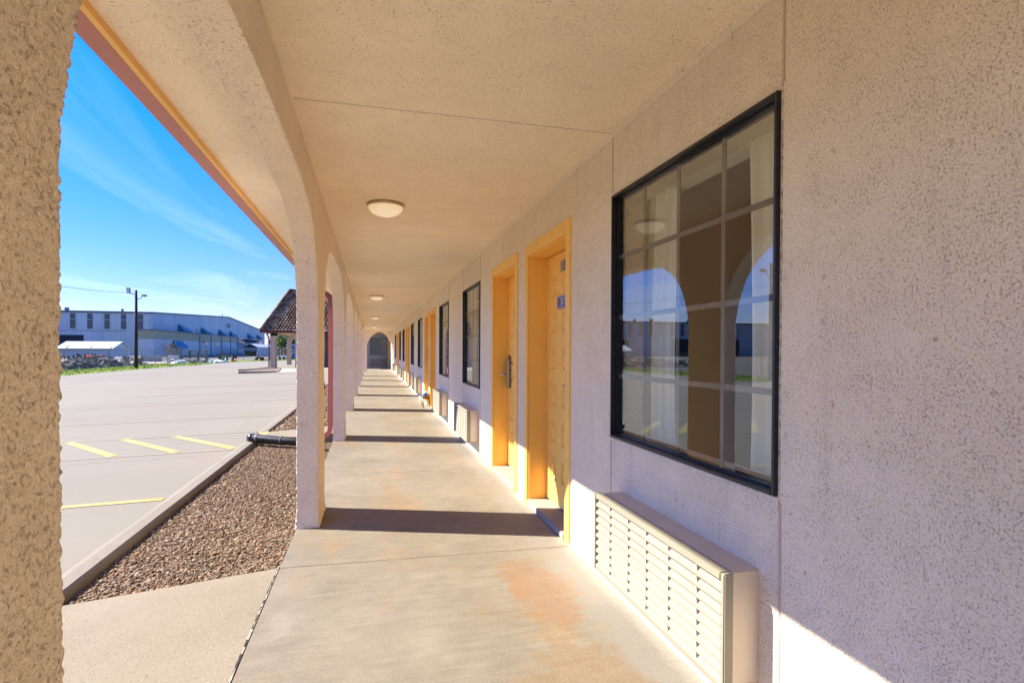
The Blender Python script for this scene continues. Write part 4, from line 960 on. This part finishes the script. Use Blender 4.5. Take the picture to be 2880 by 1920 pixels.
def wire(label, a, b2, sag):
    a, b2 = Vector(a), Vector(b2); q = MB(); q.tube([a.lerp(b2, i/20) - Vector((0, 0, sag*4*(i/20)*(1-i/20))) for i in range(21)], 0.016, 5)
    o = q.build('power_line', M['wood_pole'], None, tuple(a)); return tag(o, label, 'power line')
wire('thin power line strung from the light pole towards the left', (-23.75, 64.6, 6.95), (-24.0, 32.1, 5.75), 0.25)

# ------------------------------------------------------------------ warehouse
wh = thing('warehouse', 'huge blue grey metal warehouse with low gable, slot windows and teal awnings', 'warehouse', (-46, 135, -0.2)); O = (-46, 135, -0.2)
XB, YA, YB, YR, ZE, ZR = -46.0, 135.0, 263.0, 199.0, 9.05, 11.75
G0 = -0.4
q = MB(); q.box(-150, XB, YA, YA+0.3, G0, ZE-0.12); q.build('wall', M['shed_blue'], wh, O)
q = MB(); q.prism([(YA+0.3, G0), (YB, G0), (YB, ZE), (YR, ZR), (YA+0.3, ZE)], (XB-0.3, XB), 'x'); q.build('gable_wall', M['shed_blue_y'], wh, O)
q = MB(); q.add([(XB+0.25, YA-0.3, ZE), (XB+0.25, YR, ZR+0.05), (-150, YR, ZR+0.05), (-150, YA-0.3, ZE), (XB+0.25, YB+0.3, ZE), (-150, YB+0.3, ZE),
                 (XB+0.25, YA-0.3, ZE+0.25), (XB+0.25, YR, ZR+0.30), (-150, YR, ZR+0.30), (-150, YA-0.3, ZE+0.25), (XB+0.25, YB+0.3, ZE+0.25), (-150, YB+0.3, ZE+0.25)],
                [(0, 1, 2, 3), (1, 4, 5, 2), (6, 9, 8, 7), (7, 8, 11, 10), (0, 3, 9, 6), (0, 6, 7, 1), (1, 7, 10, 4), (4, 10, 11, 5)]); q.build('roof', M['roofedge'], wh, O)
def slot(x0, x1):
    q = MB(); q.box(x0, x1, YA-0.06, YA-0.003, 5.5, 8.72); w = q.build('slot_window', M['glassdark'], wh, O)
    q = MB(); q.box(x0, x1, YA-0.10, YA-0.061, 7.42, 7.52); q.box(x0-0.08, x1+0.08, YA-0.14, YA-0.003, 5.40, 5.497); q.build('bar', M['shed_blue'], w, O)
for x in (-48.5, -51.7, -54.8, -57.95, -61.1): slot(x-0.48, x+0.48)
for i in range(10): slot(-65.0-3.15*i-0.48, -65.0-3.15*i+0.48)
for x in (-46.25, -55.75, -65, -74.5, -84): q = MB(); q.box(x-0.12, x+0.12, YA-0.22, YA-0.004, G0, 8.75); q.build('downpipe', M['shed_blue'], wh, O)
q = MB(); q.box(-52.0, -46.5, YA-0.05, YA-0.002, 4.98, 5.10) if False else q.box(-64, -51.3, YA-0.05, YA-0.002, 5.02, 5.12); q.build('sill_band', M['roofedge'], wh, O)
for x0, x1, z1 in ((-64.5, -59.1, 4.15), (-84, -77.5, 4.6), (-99, -92, 4.6)): q = MB(); q.box(x0, x1, YA-0.06, YA-0.003, G0, z1); q.build('loading_door', M['navy'], wh, O)
for x, s in ((-55.1, .5), (-66, .8), (-70.5, .8), (-76, 1.1), (-88, .9), (-97, .9)): q = MB(); q.box(x-s*.35, x+s*.35, YA+8, YA+8+s, ZE+0.3, ZE+1.15+s*.3); q.build('roof_vent', M['roofedge'], wh, O)
for y in (150.5, 169.0, 187.2, 200.6, 227.9, 245.6):
    q = MB(); w_ = 10.0 if y > 220 else 7.6; zt, zb = 7.4, 5.62
    # wedge hood: steep at the near side, sloping away along the wall
    q.add([(XB, y, zt), (XB+1.6, y, zb), (XB, y, zb), (XB, y+w_, zb), (XB+1.6, y+w_*0.85, zb), (XB, y+w_*0.25, zt-0.1)], [(0, 2, 1), (0, 1, 4, 5), (5, 4, 3), (1, 2, 3, 4), (0, 5, 3, 2)])
    q.build('awning', M['teal'], wh, O)
# round emblem of interlocking blades, high on the gable
q = MB()
for i in range(5):
    a0 = i*2*math.pi/5
    pts2 = []
    for k in range(9):
        t = k/8; a_ = a0+1.5*t; r_ = 0.35+0.62*math.sin(math.pi*t*0.6+0.3); pts2.append((r_*math.cos(a_), r_*math.sin(a_)))
    for k in range(8, -1, -1):
        t = k/8; a_ = a0+0.35+1.35*t; r_ = 0.16+0.42*t; pts2.append((r_*math.cos(a_), r_*math.sin(a_)))
    q.prism([(199.9+p[0]*3.0, 9.05+p[1]*0.86) for p in pts2], (XB+0.002, XB+0.06), 'x')
q.build('emblem', M['logo'], wh, O)
q = MB(); q.tube([(XB+0.3, 190.5, ZR-0.4), (XB+0.3, 190.5, ZR+0.7)], 0.10, 6); q.build('flue', M['roofedge'], wh, O)
for y, h_ in ((160, 1.3), (198.5, 1.0)): q = MB(); q.tube([(XB+1.5, y, 5.0), (XB+1.5, y, 5.4+h_)], 0.14, 6); q.build('flue', M['greymetal'], wh, O)
for y0, y1, z0, z1 in ((213.9, 226.1, 3.6, 5.2), (249.8, 256.4, 3.3, 4.4)): q = MB(); q.box(XB+0.003, XB+0.08, y0, y1, z0, z1); q.build('window', M['glassdark'], wh, O)
q = MB(); q.box(XB+0.003, XB+0.08, 213.9, 226.1, 1.4, 3.55); q.build('blue_door', M['teal'], wh, O)
q = MB(); q.add([(XB+0.1, 226, 5.2), (XB+2.4, 226, 4.9), (XB+2.4, 238, 4.4), (XB+0.1, 238, 4.6), (XB+0.1, 226, 3.6), (XB+0.1, 237, 3.7)], [(0, 1, 2, 3), (0, 4, 1), (1, 4, 5, 2), (2, 5, 3)]); q.build('awning', M['teal'], wh, O)
# low annex along the gable
an = thing('warehouse_annex', 'low pale annex with yellow upper band along the warehouse gable', 'annex', (-43, 160, -0.2)); OA = (-43, 160, -0.2); XN = -43.0
q = MB(); q.box(XB+0.1, XN, 126.4, 198.6, G0, 3.28); q.build('wall', M['annex_white'], an, OA)
q = MB(); q.box(XB+0.1, XN+0.03, 126.4, 198.6, 3.283, 5.05); q.build('upper_band', M['annex_yellow'], an, OA)
q = MB(); q.box(XB+0.1, XN+0.25, 126.2, 156.9, 5.053, 5.30); q.box(XB+0.1, XN+0.12, 156.95, 198.8, 5.053, 5.28); q.build('roof', M['roofedge'], an, OA)
for y in (157.0, 167.2, 178.2, 188.7, 198.3): q = MB(); q.box(XN+0.031, XN+0.16, y-0.18, y+0.18, G0, 5.05); q.build('downpipe', M['roofedge'], an, OA)
for y in (161.4, 171.7):
    q = MB(); q.box(XN+0.003, XN+0.07, y, y+2.5, 1.8, 3.2); w = q.build('window', M['glassdark'], an, OA)
    q = MB(); q.box(XN+0.071, XN+0.12, y+1.15, y+1.35, 1.8, 3.2); q.build('bar', M['annex_white'], w, OA)
q = MB(); q.box(XN+0.003, XN+0.06, 136.0, 143.5, G0, 1.5); q.build('loading_door', M['greymetal'], an, OA)
q = MB(); q.add([(XN+0.03, 137.4, 3.15), (XN+0.03, 143.4, 3.15), (XN+1.5, 143.6, 1.5), (XN+1.5, 135.8, 1.5), (XN+0.03, 137.4, 1.5), (XN+0.03, 143.4, 1.5)], [(0, 1, 2, 3), (0, 3, 4), (1, 5, 2), (3, 2, 5, 4)]); q.build('awning', M['teal'], an, OA)
for y in (159.3, 197.2): q = MB(); q.box(XN+0.004, XN+0.3, y, y+0.9, 3.0, 3.26); q.build('wall_lamp', M['navy'], an, OA)

# white shed with a gable
def shed(name, label, x0, x1, y0, y1, eave, apex, wallm, roofm, base):
    s = thing(name, label, 'shed', ((x0+x1)/2, (y0+y1)/2, base)); O = ((x0+x1)/2, (y0+y1)/2, base); ym = (y0+y1)/2
    q = MB(); q.prism([(y0, base), (y1, base), (y1, eave), (ym, apex), (y0, eave)], (x0, x1), 'x'); q.build('wall', wallm, s, O)
    q = MB(); e = 0.18; sl = (apex-eave)/(ym-y0)
    A = [(y0-e, eave-sl*e+0.02), (ym, apex+0.03), (y1+e, eave-sl*e+0.02), (y1+e, eave-sl*e+0.10), (ym, apex+0.12), (y0-e, eave-sl*e+0.10)]
    q.prism(A, (x0-0.2, x1+0.2), 'x'); q.build('roof', roofm, s, O); return s, O
shed('garden_shed', 'white metal shed with a pale gable roof behind the fence and rubble', -40.6, -34.2, 85.6, 91.3, 1.26, 2.16, M['whitewall'], M['whitemetal'], -0.9)
s2 = thing('open_shed', 'dark open fronted shed with a white roof in the far yard', 'shed', (-30, 175, -0.8)); O = (-30, 175, -0.8)
xl, xr, xm = -35.6, -32.0, -33.8; yf = 171.3
q = MB(); q.prism([(xl-0.25, 1.85), (xm, 2.82), (-25.5, 1.95), (-25.5, 2.05), (xm, 2.95), (xl-0.25, 1.95)], (yf-0.3, yf+50), 'y') if False else q.prism([(xl-0.25, 1.85), (xm, 2.78), (xr+0.25, 1.85), (xr+0.25, 1.97), (xm, 2.9), (xl-0.25, 1.97)], (yf-0.3, yf+45), 'y'); q.build('roof', M['whitemetal'], s2, O)
q = MB(); q.box(xr-0.1, xr, yf, yf+45, -0.9, 1.84); q.box(xl, xl+0.1, yf, yf+45, -0.9, 1.84); q.build('wall', M['whitewall'], s2, O)
q = MB(); q.prism([(xl, 1.0), (xr, 1.0), (xr, 1.86), (xm, 2.76), (xl, 1.86)], (yf+0.3, yf+0.4), 'y'); q.build('gable', M['navy'], s2, O)
q = MB()
for i in range(11): q.box(xl+0.1+i*0.31, xl+0.24+i*0.31, yf+0.1, yf+0.28, 0.75, 1.82)
q.build('lattice', M['whitewall'], s2, O)
q = MB(); q.box(xl+0.1, xr-0.1, yf+6, yf+6.1, -0.9, 1.8); q.build('inner_wall', M['navy'], s2, O)

# ------------------------------------------------------------------ yard clutter behind the fence
def heap(name, x0, x1, y0, y1, hh, mat, nx=46, ny=40, seed=0, rough=0.5):
    mb = MB(); rows = []
    for i in range(nx+1):
        row = []
        for j in range(ny+1):
            u, v = i/nx, j/ny; x, y = x0+(x1-x0)*u, y0+(y1-y0)*v
            env = max(0, math.sin(math.pi*u))**0.6*max(0, math.sin(math.pi*v))**0.6
            n = 0.55+0.5*mnoise.noise(Vector((x*.35+seed, y*.35, 0)))+rough*mnoise.noise(Vector((x*1.6, y*1.6+seed, 3)))+rough*.6*mnoise.noise(Vector((x*4, y*4, 5)))
            row.append((x, y, gz(x)-0.08+hh*env*max(0, n)))
        rows.append(row)
    mb.grid(rows); return mb.build(name, mat)
def slabs(mb, n, x0, x1, y0, y1, z0, z1, s0, s1):
    for _ in range(n):
        x, y, z = random.uniform(x0, x1), random.uniform(y0, y1), random.uniform(z0, z1); s = random.uniform(s0, s1)
        Rm = Matrix.Rotation(random.uniform(0, 6.28), 3, 'Z') @ Matrix.Rotation(random.uniform(-.7, .7), 3, 'X'); d = (s, s*random.uniform(.4, .9), s*random.uniform(.08, .3))
        v = [Vector((x, y, z)) + Rm @ Vector((a*d[0], b2*d[1], c_*d[2])) for a in (-1, 1) for b2 in (-1, 1) for c_ in (-1, 1)]
        mb.add(v, [(0, 1, 3, 2), (4, 6, 7, 5), (0, 4, 5, 1), (2, 3, 7, 6), (0, 2, 6, 4), (1, 5, 7, 3)])
rb_ = heap('rubble', -36.5, -28.3, 58, 84, 1.45, M['rubble'], 60, 80, 2.0, 0.7); tag(rb_, kind='stuff')
q = MB(); slabs(q, 260, -35, -28.6, 60, 83, -0.6, 0.15, 0.12, 0.5); tag(q.build('rubble_blocks', M['timber_grey']), kind='stuff')
q = MB(); slabs(q, 16, -32.0, -30.8, 70.5, 75.5, 0.25, 0.5, 0.12, 0.32); tag(q.build('orange_scrap_pile', M['cone_orange'], None, (-31.4, 73.5, 0.2)), 'heap of orange plastic scrap on top of the rubble behind the fence', 'scrap pile')
q = MB(); q.add([(-33, 84, gz(-33)+0.0), (-28.4, 84, gz(-28.4)+0.0), (-28.4, 106, gz(-28.4)+0.0), (-34, 106, gz(-34)+0.0)], [(0, 1, 2, 3)]); tag(q.build('yard_slab', M['sill']), kind='structure')
def pallet_stack(x, y, n, label, mat, w=1.2, d=1.0, lh=0.14):
    t = thing('pallet_stack', label, 'pallet stack', (x, y, gz(x)), 'stacked pallets in the yard'); z = gz(x)
    for k in range(n):
        q = MB(); j = random.uniform(-.05, .05); zb = z+k*lh
        for i in range(7): q.box(x-w/2+j, x+w/2+j, y-d/2+i*d/6.5, y-d/2+i*d/6.5+0.09, zb+lh-0.025, zb+lh-0.002)
        for i in range(3): q.box(x-w/2+j+i*(w-0.1)/2, x-w/2+j+i*(w-0.1)/2+0.1, y-d/2, y+d/2+0.05, zb, zb+lh-0.026)
        q.build('pallet', mat, t, (x, y, z))
    return t
pallet_stack(-28.6, 103.5, 15, 'tallest stack of grey timber pallets behind the fence', M['timber_grey'], 2.7, 1.2, 0.12)
pallet_stack(-31.5, 99.5, 8, 'low wide stack of brown boards left of the tall pallets', M['timber'], 3.2, 1.4, 0.13)
pallet_stack(-26.0, 109.0, 9, 'brown pallet stack right of the tall grey pallets', M['timber'], 1.3, 1.2, 0.14)
def crate(name, label, x, y, w, d, h_, mat, cat, group=None):
    z = gz(x); t = thing(name, label, cat, (x, y, z), group); O = (x, y, z)
    q = MB(); q.box(x-w/2, x+w/2, y-d/2, y+d/2, z, z+h_); q.build('body', mat, t, O, bevel=0.02)
    q = MB()
    for i in range(5): q.box(x-w/2+0.04, x+w/2-0.04, y-d/2-0.015, y-d/2-0.001, z+h_*(0.12+0.17*i), z+h_*(0.12+0.17*i)+h_*0.08)
    q.build('slats', M['greymetal'], t, O); q = MB(); q.box(x-w/2-0.02, x+w/2+0.02, y-d/2-0.02, y+d/2+0.02, z+h_+0.002, z+h_+0.04); q.build('lid', mat, t, O); return t
crate('metal_cabinet', 'pale square metal cabinet lying by the fence near the white scraps', -28.6, 91.5, 1.3, 0.9, 1.0, M['white'], 'cabinet')
crate('metal_bin', 'green metal bin beside the white scraps', -22.4, 94.5, 0.8, 0.7, 1.05, M['leaf'], 'bin')
crate('grey_tank', 'grey steel tank in the yard left of the bare shrub', -33.0, 96.0, 2.4, 1.5, 0.9, M['greymetal'], 'tank')
for i, (x, y, n_, nm) in enumerate(((-21.6, 86.6, 16, 'white twisted scrap heap on the lot edge before the bin'), (-25.4, 83.0, 12, 'small white scrap heap on the grass before the bare shrub'))):
    q = MB(); slabs(q, n_, x-0.8, x+0.8, y-0.5, y+0.5, gz(x)+0.06, gz(x)+0.38, 0.12, 0.42); q.box(x-0.8, x+0.8, y-0.35, y+0.35, gz(x), gz(x)+0.06)
    tag(q.build('scrap_heap', M['white'], None, (x, y, gz(x))), nm, 'scrap heap')
q = MB(); slabs(q, 40, -27.9, -22.9, 88, 92, gz(-25)+0.06, gz(-25)+0.5, 0.15, 0.55); q.box(-27.9, -22.9, 88.5, 91.5, gz(-25)-0.1, gz(-25)+0.05); tag(q.build('scrap_heap', M['timber_grey'], None, (-25.4, 90, gz(-25))), 'long grey heap of broken boards along the fence', 'scrap heap')
def cone(x, y, label, m, tilt):
    z = gz(x); t = thing('traffic_cone', label, 'traffic cone', (x, y, z)); O = (x, y, z)
    q = MB(); q.box(x-0.2, x+0.2, y-0.2, y+0.2, z, z+0.04); q.build('base', m, t, O)
    q = MB(); q.lathe([(0.15, 0.041), (0.035, 0.72)], (x, y, z), 16); b3 = q.build('body', m, t, O, smooth=True)
    q = MB(); q.lathe([(0.112, 0.28), (0.085, 0.44)], (x, y, z), 16); q.build('collar', M['white'], t, O, smooth=True)
    t.rotation_euler = (0, tilt, 0); return t
cone(-20.2, 91.0, 'orange traffic cone leaning on the grass at the lot end', M['cone_orange'], R(14)); cone(-21.1, 89.8, 'white faded traffic cone left of the orange cone', M['white'], 0)
def tyre_pile(x, y, n, label):
    z = gz(x); t = thing('tyre_pile', label, 'tyre pile', (x, y, z))
    for k in range(n):
        q = MB(); xx, yy, zz = x+random.uniform(-.12, .12), y+random.uniform(-.1, .1), z+0.10+0.2*k; P = []
        for i in range(19): P.append((xx+0.27*math.cos(2*math.pi*i/18), yy+0.27*math.sin(2*math.pi*i/18), zz))
        q.tube(P, 0.10, 8); q.build('tyre', M['tyre'], t, (x, y, z), smooth=True)
tyre_pile(-20.9, 94.0, 5, 'black tyre pile between the two traffic cones'); tyre_pile(-17.6, 98.0, 3, 'low tyre pile right of the orange cone')
def machine(x, y, label, m, h_, seed):
    rnd = random.Random(seed); z = gz(x); t = thing('garden_machine', label, 'machine', (x, y, z), 'old machines lined up by the far fence'); O = (x, y, z)
    q = MB(); q.hull8([(x-.4, y-.3, z+.3), (x+.4, y-.3, z+.3), (x+.4, y+.3, z+.3), (x-.4, y+.3, z+.3)], [(x-.25, y-.22, z+.7), (x+.3, y-.22, z+.62), (x+.3, y+.22, z+.62), (x-.25, y+.22, z+.7)]); q.build('body', m, t, O, bevel=0.04)
    for sx in (-.35, .35):
        q = MB(); q.tube([(x+sx, y-.36, z+.25), (x+sx, y-.24, z+.25)], 0.25, 14); q.build('wheel', M['tyre'], t, O)
    q = MB(); q.tube([(x-.2, y, z+.6), (x-.35, y, z+h_*.8), (x-.5+rnd.random()*.3, y, z+h_)], 0.05, 6); q.tube([(x+.2, y, z+.6), (x+.25, y, z+h_*.9), (x+.05, y, z+h_*1.0)], 0.045, 6); q.build('handle', M['greymetal'], t, O)
for i, (x, y, m, h_, lab) in enumerate(((-19.2, 104.5, M['rust'], 1.4, 'rusty wheeled machine nearest the tall pallets'), (-16.9, 105.0, M['greymetal'], 1.9, 'tall grey wheeled machine before the open shed'),
                             (-15.4, 104.6, M['white'], 1.8, 'white wheeled machine below the open shed roof'), (-14.1, 105.2, M['greymetal'], 1.5, 'grey wheeled machine with short handles left of the canopy downspout'), (-12.4, 105.0, M['rust'], 1.3, 'small rusty machine next to the canopy downspout'))): machine(x, y, lab, m, h_, i)
q = MB(); q.box(-16.3, -14.6, 105.7, 105.8, 0.3, 1.45); q.box(-16.2, -16.1, 105.72, 105.78, gz(-16.2), 0.3); q.box(-14.8, -14.7, 105.72, 105.78, gz(-14.8), 0.3); tag(q.build('board_panel', M['timber'], None, (-15.4, 105.75, gz(-15.4))), 'brown board on legs behind the wheeled machines', 'board')
# containers and pallets of goods beyond the canopy arch
for i, (x, z_, lab, m) in enumerate(((-15.6, 0, 'white and blue bale on the ground beyond the canopy arch, left one', 'white'), (-13.6, 0, 'white and blue bale on the ground beyond the canopy arch, right one', 'white'), (-15.6, 1, 'upper bale stacked beyond the canopy arch, left one', 'white'), (-13.6, 1, 'upper bale stacked beyond the canopy arch, right one', 'white'))):
    zb = gz(x)+z_*1.45; t = thing('goods_bale', lab, 'bale', (x, 118, zb), 'bales stacked beyond the arch'); O = (x, 118, zb)
    q = MB(); q.box(x-0.9, x+0.9, 117, 119, zb+0.15, zb+1.42); q.build('wrap', M['whitewall'], t, O, bevel=0.05)
    q = MB(); q.box(x-0.75, x+0.7, 116.97, 116.999, zb+0.45, zb+1.1); q.build('print', M['signblue'], t, O); q = MB(); q.box(x-0.9, x+0.9, 117, 119, zb, zb+0.149); q.build('pallet', M['timber'], t, O)
q = MB(); q.box(-12.6, -9.5, 117, 119.5, gz(-11), 2.2)
ct = thing('brick_stack', 'reddish brown stack of crates beyond the canopy arch', 'crate stack', (-11, 118, gz(-11))); q.build('crates', M['rust'], ct, (-11, 118, gz(-11)))
q = MB()
for k in range(5): q.box(-12.62, -9.48, 116.97, 116.999, gz(-11)+0.5*k+0.4, gz(-11)+0.5*k+0.46)
q.build('gap_lines', M['dark'], ct, (-11, 118, gz(-11)))

# ------------------------------------------------------------------ trees
def tree(name, label, x, y, z, trunk_h, crown, leaves, lm, size=0.3, nlimb=7, group=None):
    t = thing(name, label, 'tree', (x, y, z), group); O = (x, y, z); rnd = random.Random(x*7+y)
    tr = MB(); tr.tube([(x, y, z-0.2), (x+0.1, y, z+trunk_h*0.5), (x-0.05, y+.1, z+trunk_h), (x, y, z+trunk_h+crown[2]*0.6)], [0.22, 0.17, 0.12, 0.04], 8); cx_, cy_, cz_ = x, y, z+trunk_h+crown[2]*0.75
    clumps = []
    for k in range(nlimb):
        a_ = rnd.uniform(0, 6.28); e = rnd.uniform(-.3, 1.0); r_ = rnd.uniform(.45, .8)
        c_ = Vector((cx_+crown[0]*r_*math.cos(a_)*math.cos(e), cy_+crown[1]*r_*math.sin(a_)*math.cos(e), cz_+crown[2]*r_*math.sin(e)*.9)); clumps.append(c_)
        tr.tube([(x, y, z+trunk_h*rnd.uniform(.7, 1.1)), tuple(Vector((x, y, z+trunk_h)).lerp(c_, .5)+Vector((0, 0, .15))), tuple(c_)], [0.08, 0.05, 0.02], 6)
    tr.build('trunk', M['bark'], t, O, smooth=True)
    cr_ = MB()
    for _ in range(leaves):
        c_ = rnd.choice(clumps); d = Vector((rnd.gauss(0, 1), rnd.gauss(0, 1), rnd.gauss(0, 1))).normalized()*(rnd.random()**.4)
        p = c_ + Vector((d.x*crown[0]*.5, d.y*crown[1]*.5, d.z*crown[2]*.48)); s = size*rnd.uniform(.6, 1.3)
        u = Vector((rnd.gauss(0, 1), rnd.gauss(0, 1), rnd.gauss(0, .6))).normalized(); w = u.cross(Vector((rnd.gauss(0, 1), rnd.gauss(0, 1), rnd.gauss(0, 1)))).normalized()
        cr_.add([p-u*s, p+w*s*.45, p+u*s, p-w*s*.45], [(0, 1, 2, 3)])
    cr_.build('crown', lm, t, O); return t
tree('broadleaf_tree', 'dense round green tree seen through the canopy arch', -17.2, 130, -0.6, 1.2, (3.6, 3.4, 2.9), 5200, M['leaf'], 0.26, 22)
tree('broadleaf_tree', 'green tree to the right behind the canopy arch', -12.0, 138, -0.6, 1.2, (3.4, 3.2, 2.4), 3600, M['leaf'], 0.26, 16)
def bare(name, label, x, y, z, h_, n, spread, tm):
    t = thing(name, label, 'shrub' if h_ < 4 else 'tree', (x, y, z)); rnd = random.Random(n+int(y)); q = MB(); O = (x, y, z)
    tw = MB()
    for k in range(n):
        a_ = rnd.uniform(0, 6.28); s = spread*rnd.uniform(.3, 1); top = Vector((x+s*math.cos(a_), y+s*math.sin(a_), z+h_*rnd.uniform(.6, 1))); mid = Vector((x, y, z)).lerp(top, .5)+Vector((rnd.uniform(-.2, .2), 0, .1*h_))
        q.tube([(x+rnd.uniform(-.2, .2), y, z), tuple(mid), tuple(top)], [0.04*h_/3, 0.025*h_/3, 0.008], 4)
        for m_ in range(7):
            b0 = mid.lerp(top, rnd.uniform(0, .9)); e = b0+Vector((rnd.gauss(0, .35), rnd.gauss(0, .35), rnd.uniform(.1, .6)))*h_/3; tw.tube([tuple(b0), tuple(e)], [0.014, 0.006], 3)
    q.build('trunk', tm, t, O); tw.build('crown', M['leafgrey'], t, O)
bare('bare_shrub', 'leafless grey shrub standing before the warehouse annex', -29.4, 92.5, -0.75, 3.0, 26, 1.0, M['leafgrey'])
bare('bare_tree', 'grey bare tree far beyond the warehouse gable end', -39, 240, -0.3, 8.0, 40, 4.0, M['leafgrey'])
bare('bare_tree', 'second bare tree right of the warehouse gable end', -34, 250, -0.3, 6.5, 34, 4.0, M['leafgrey'])
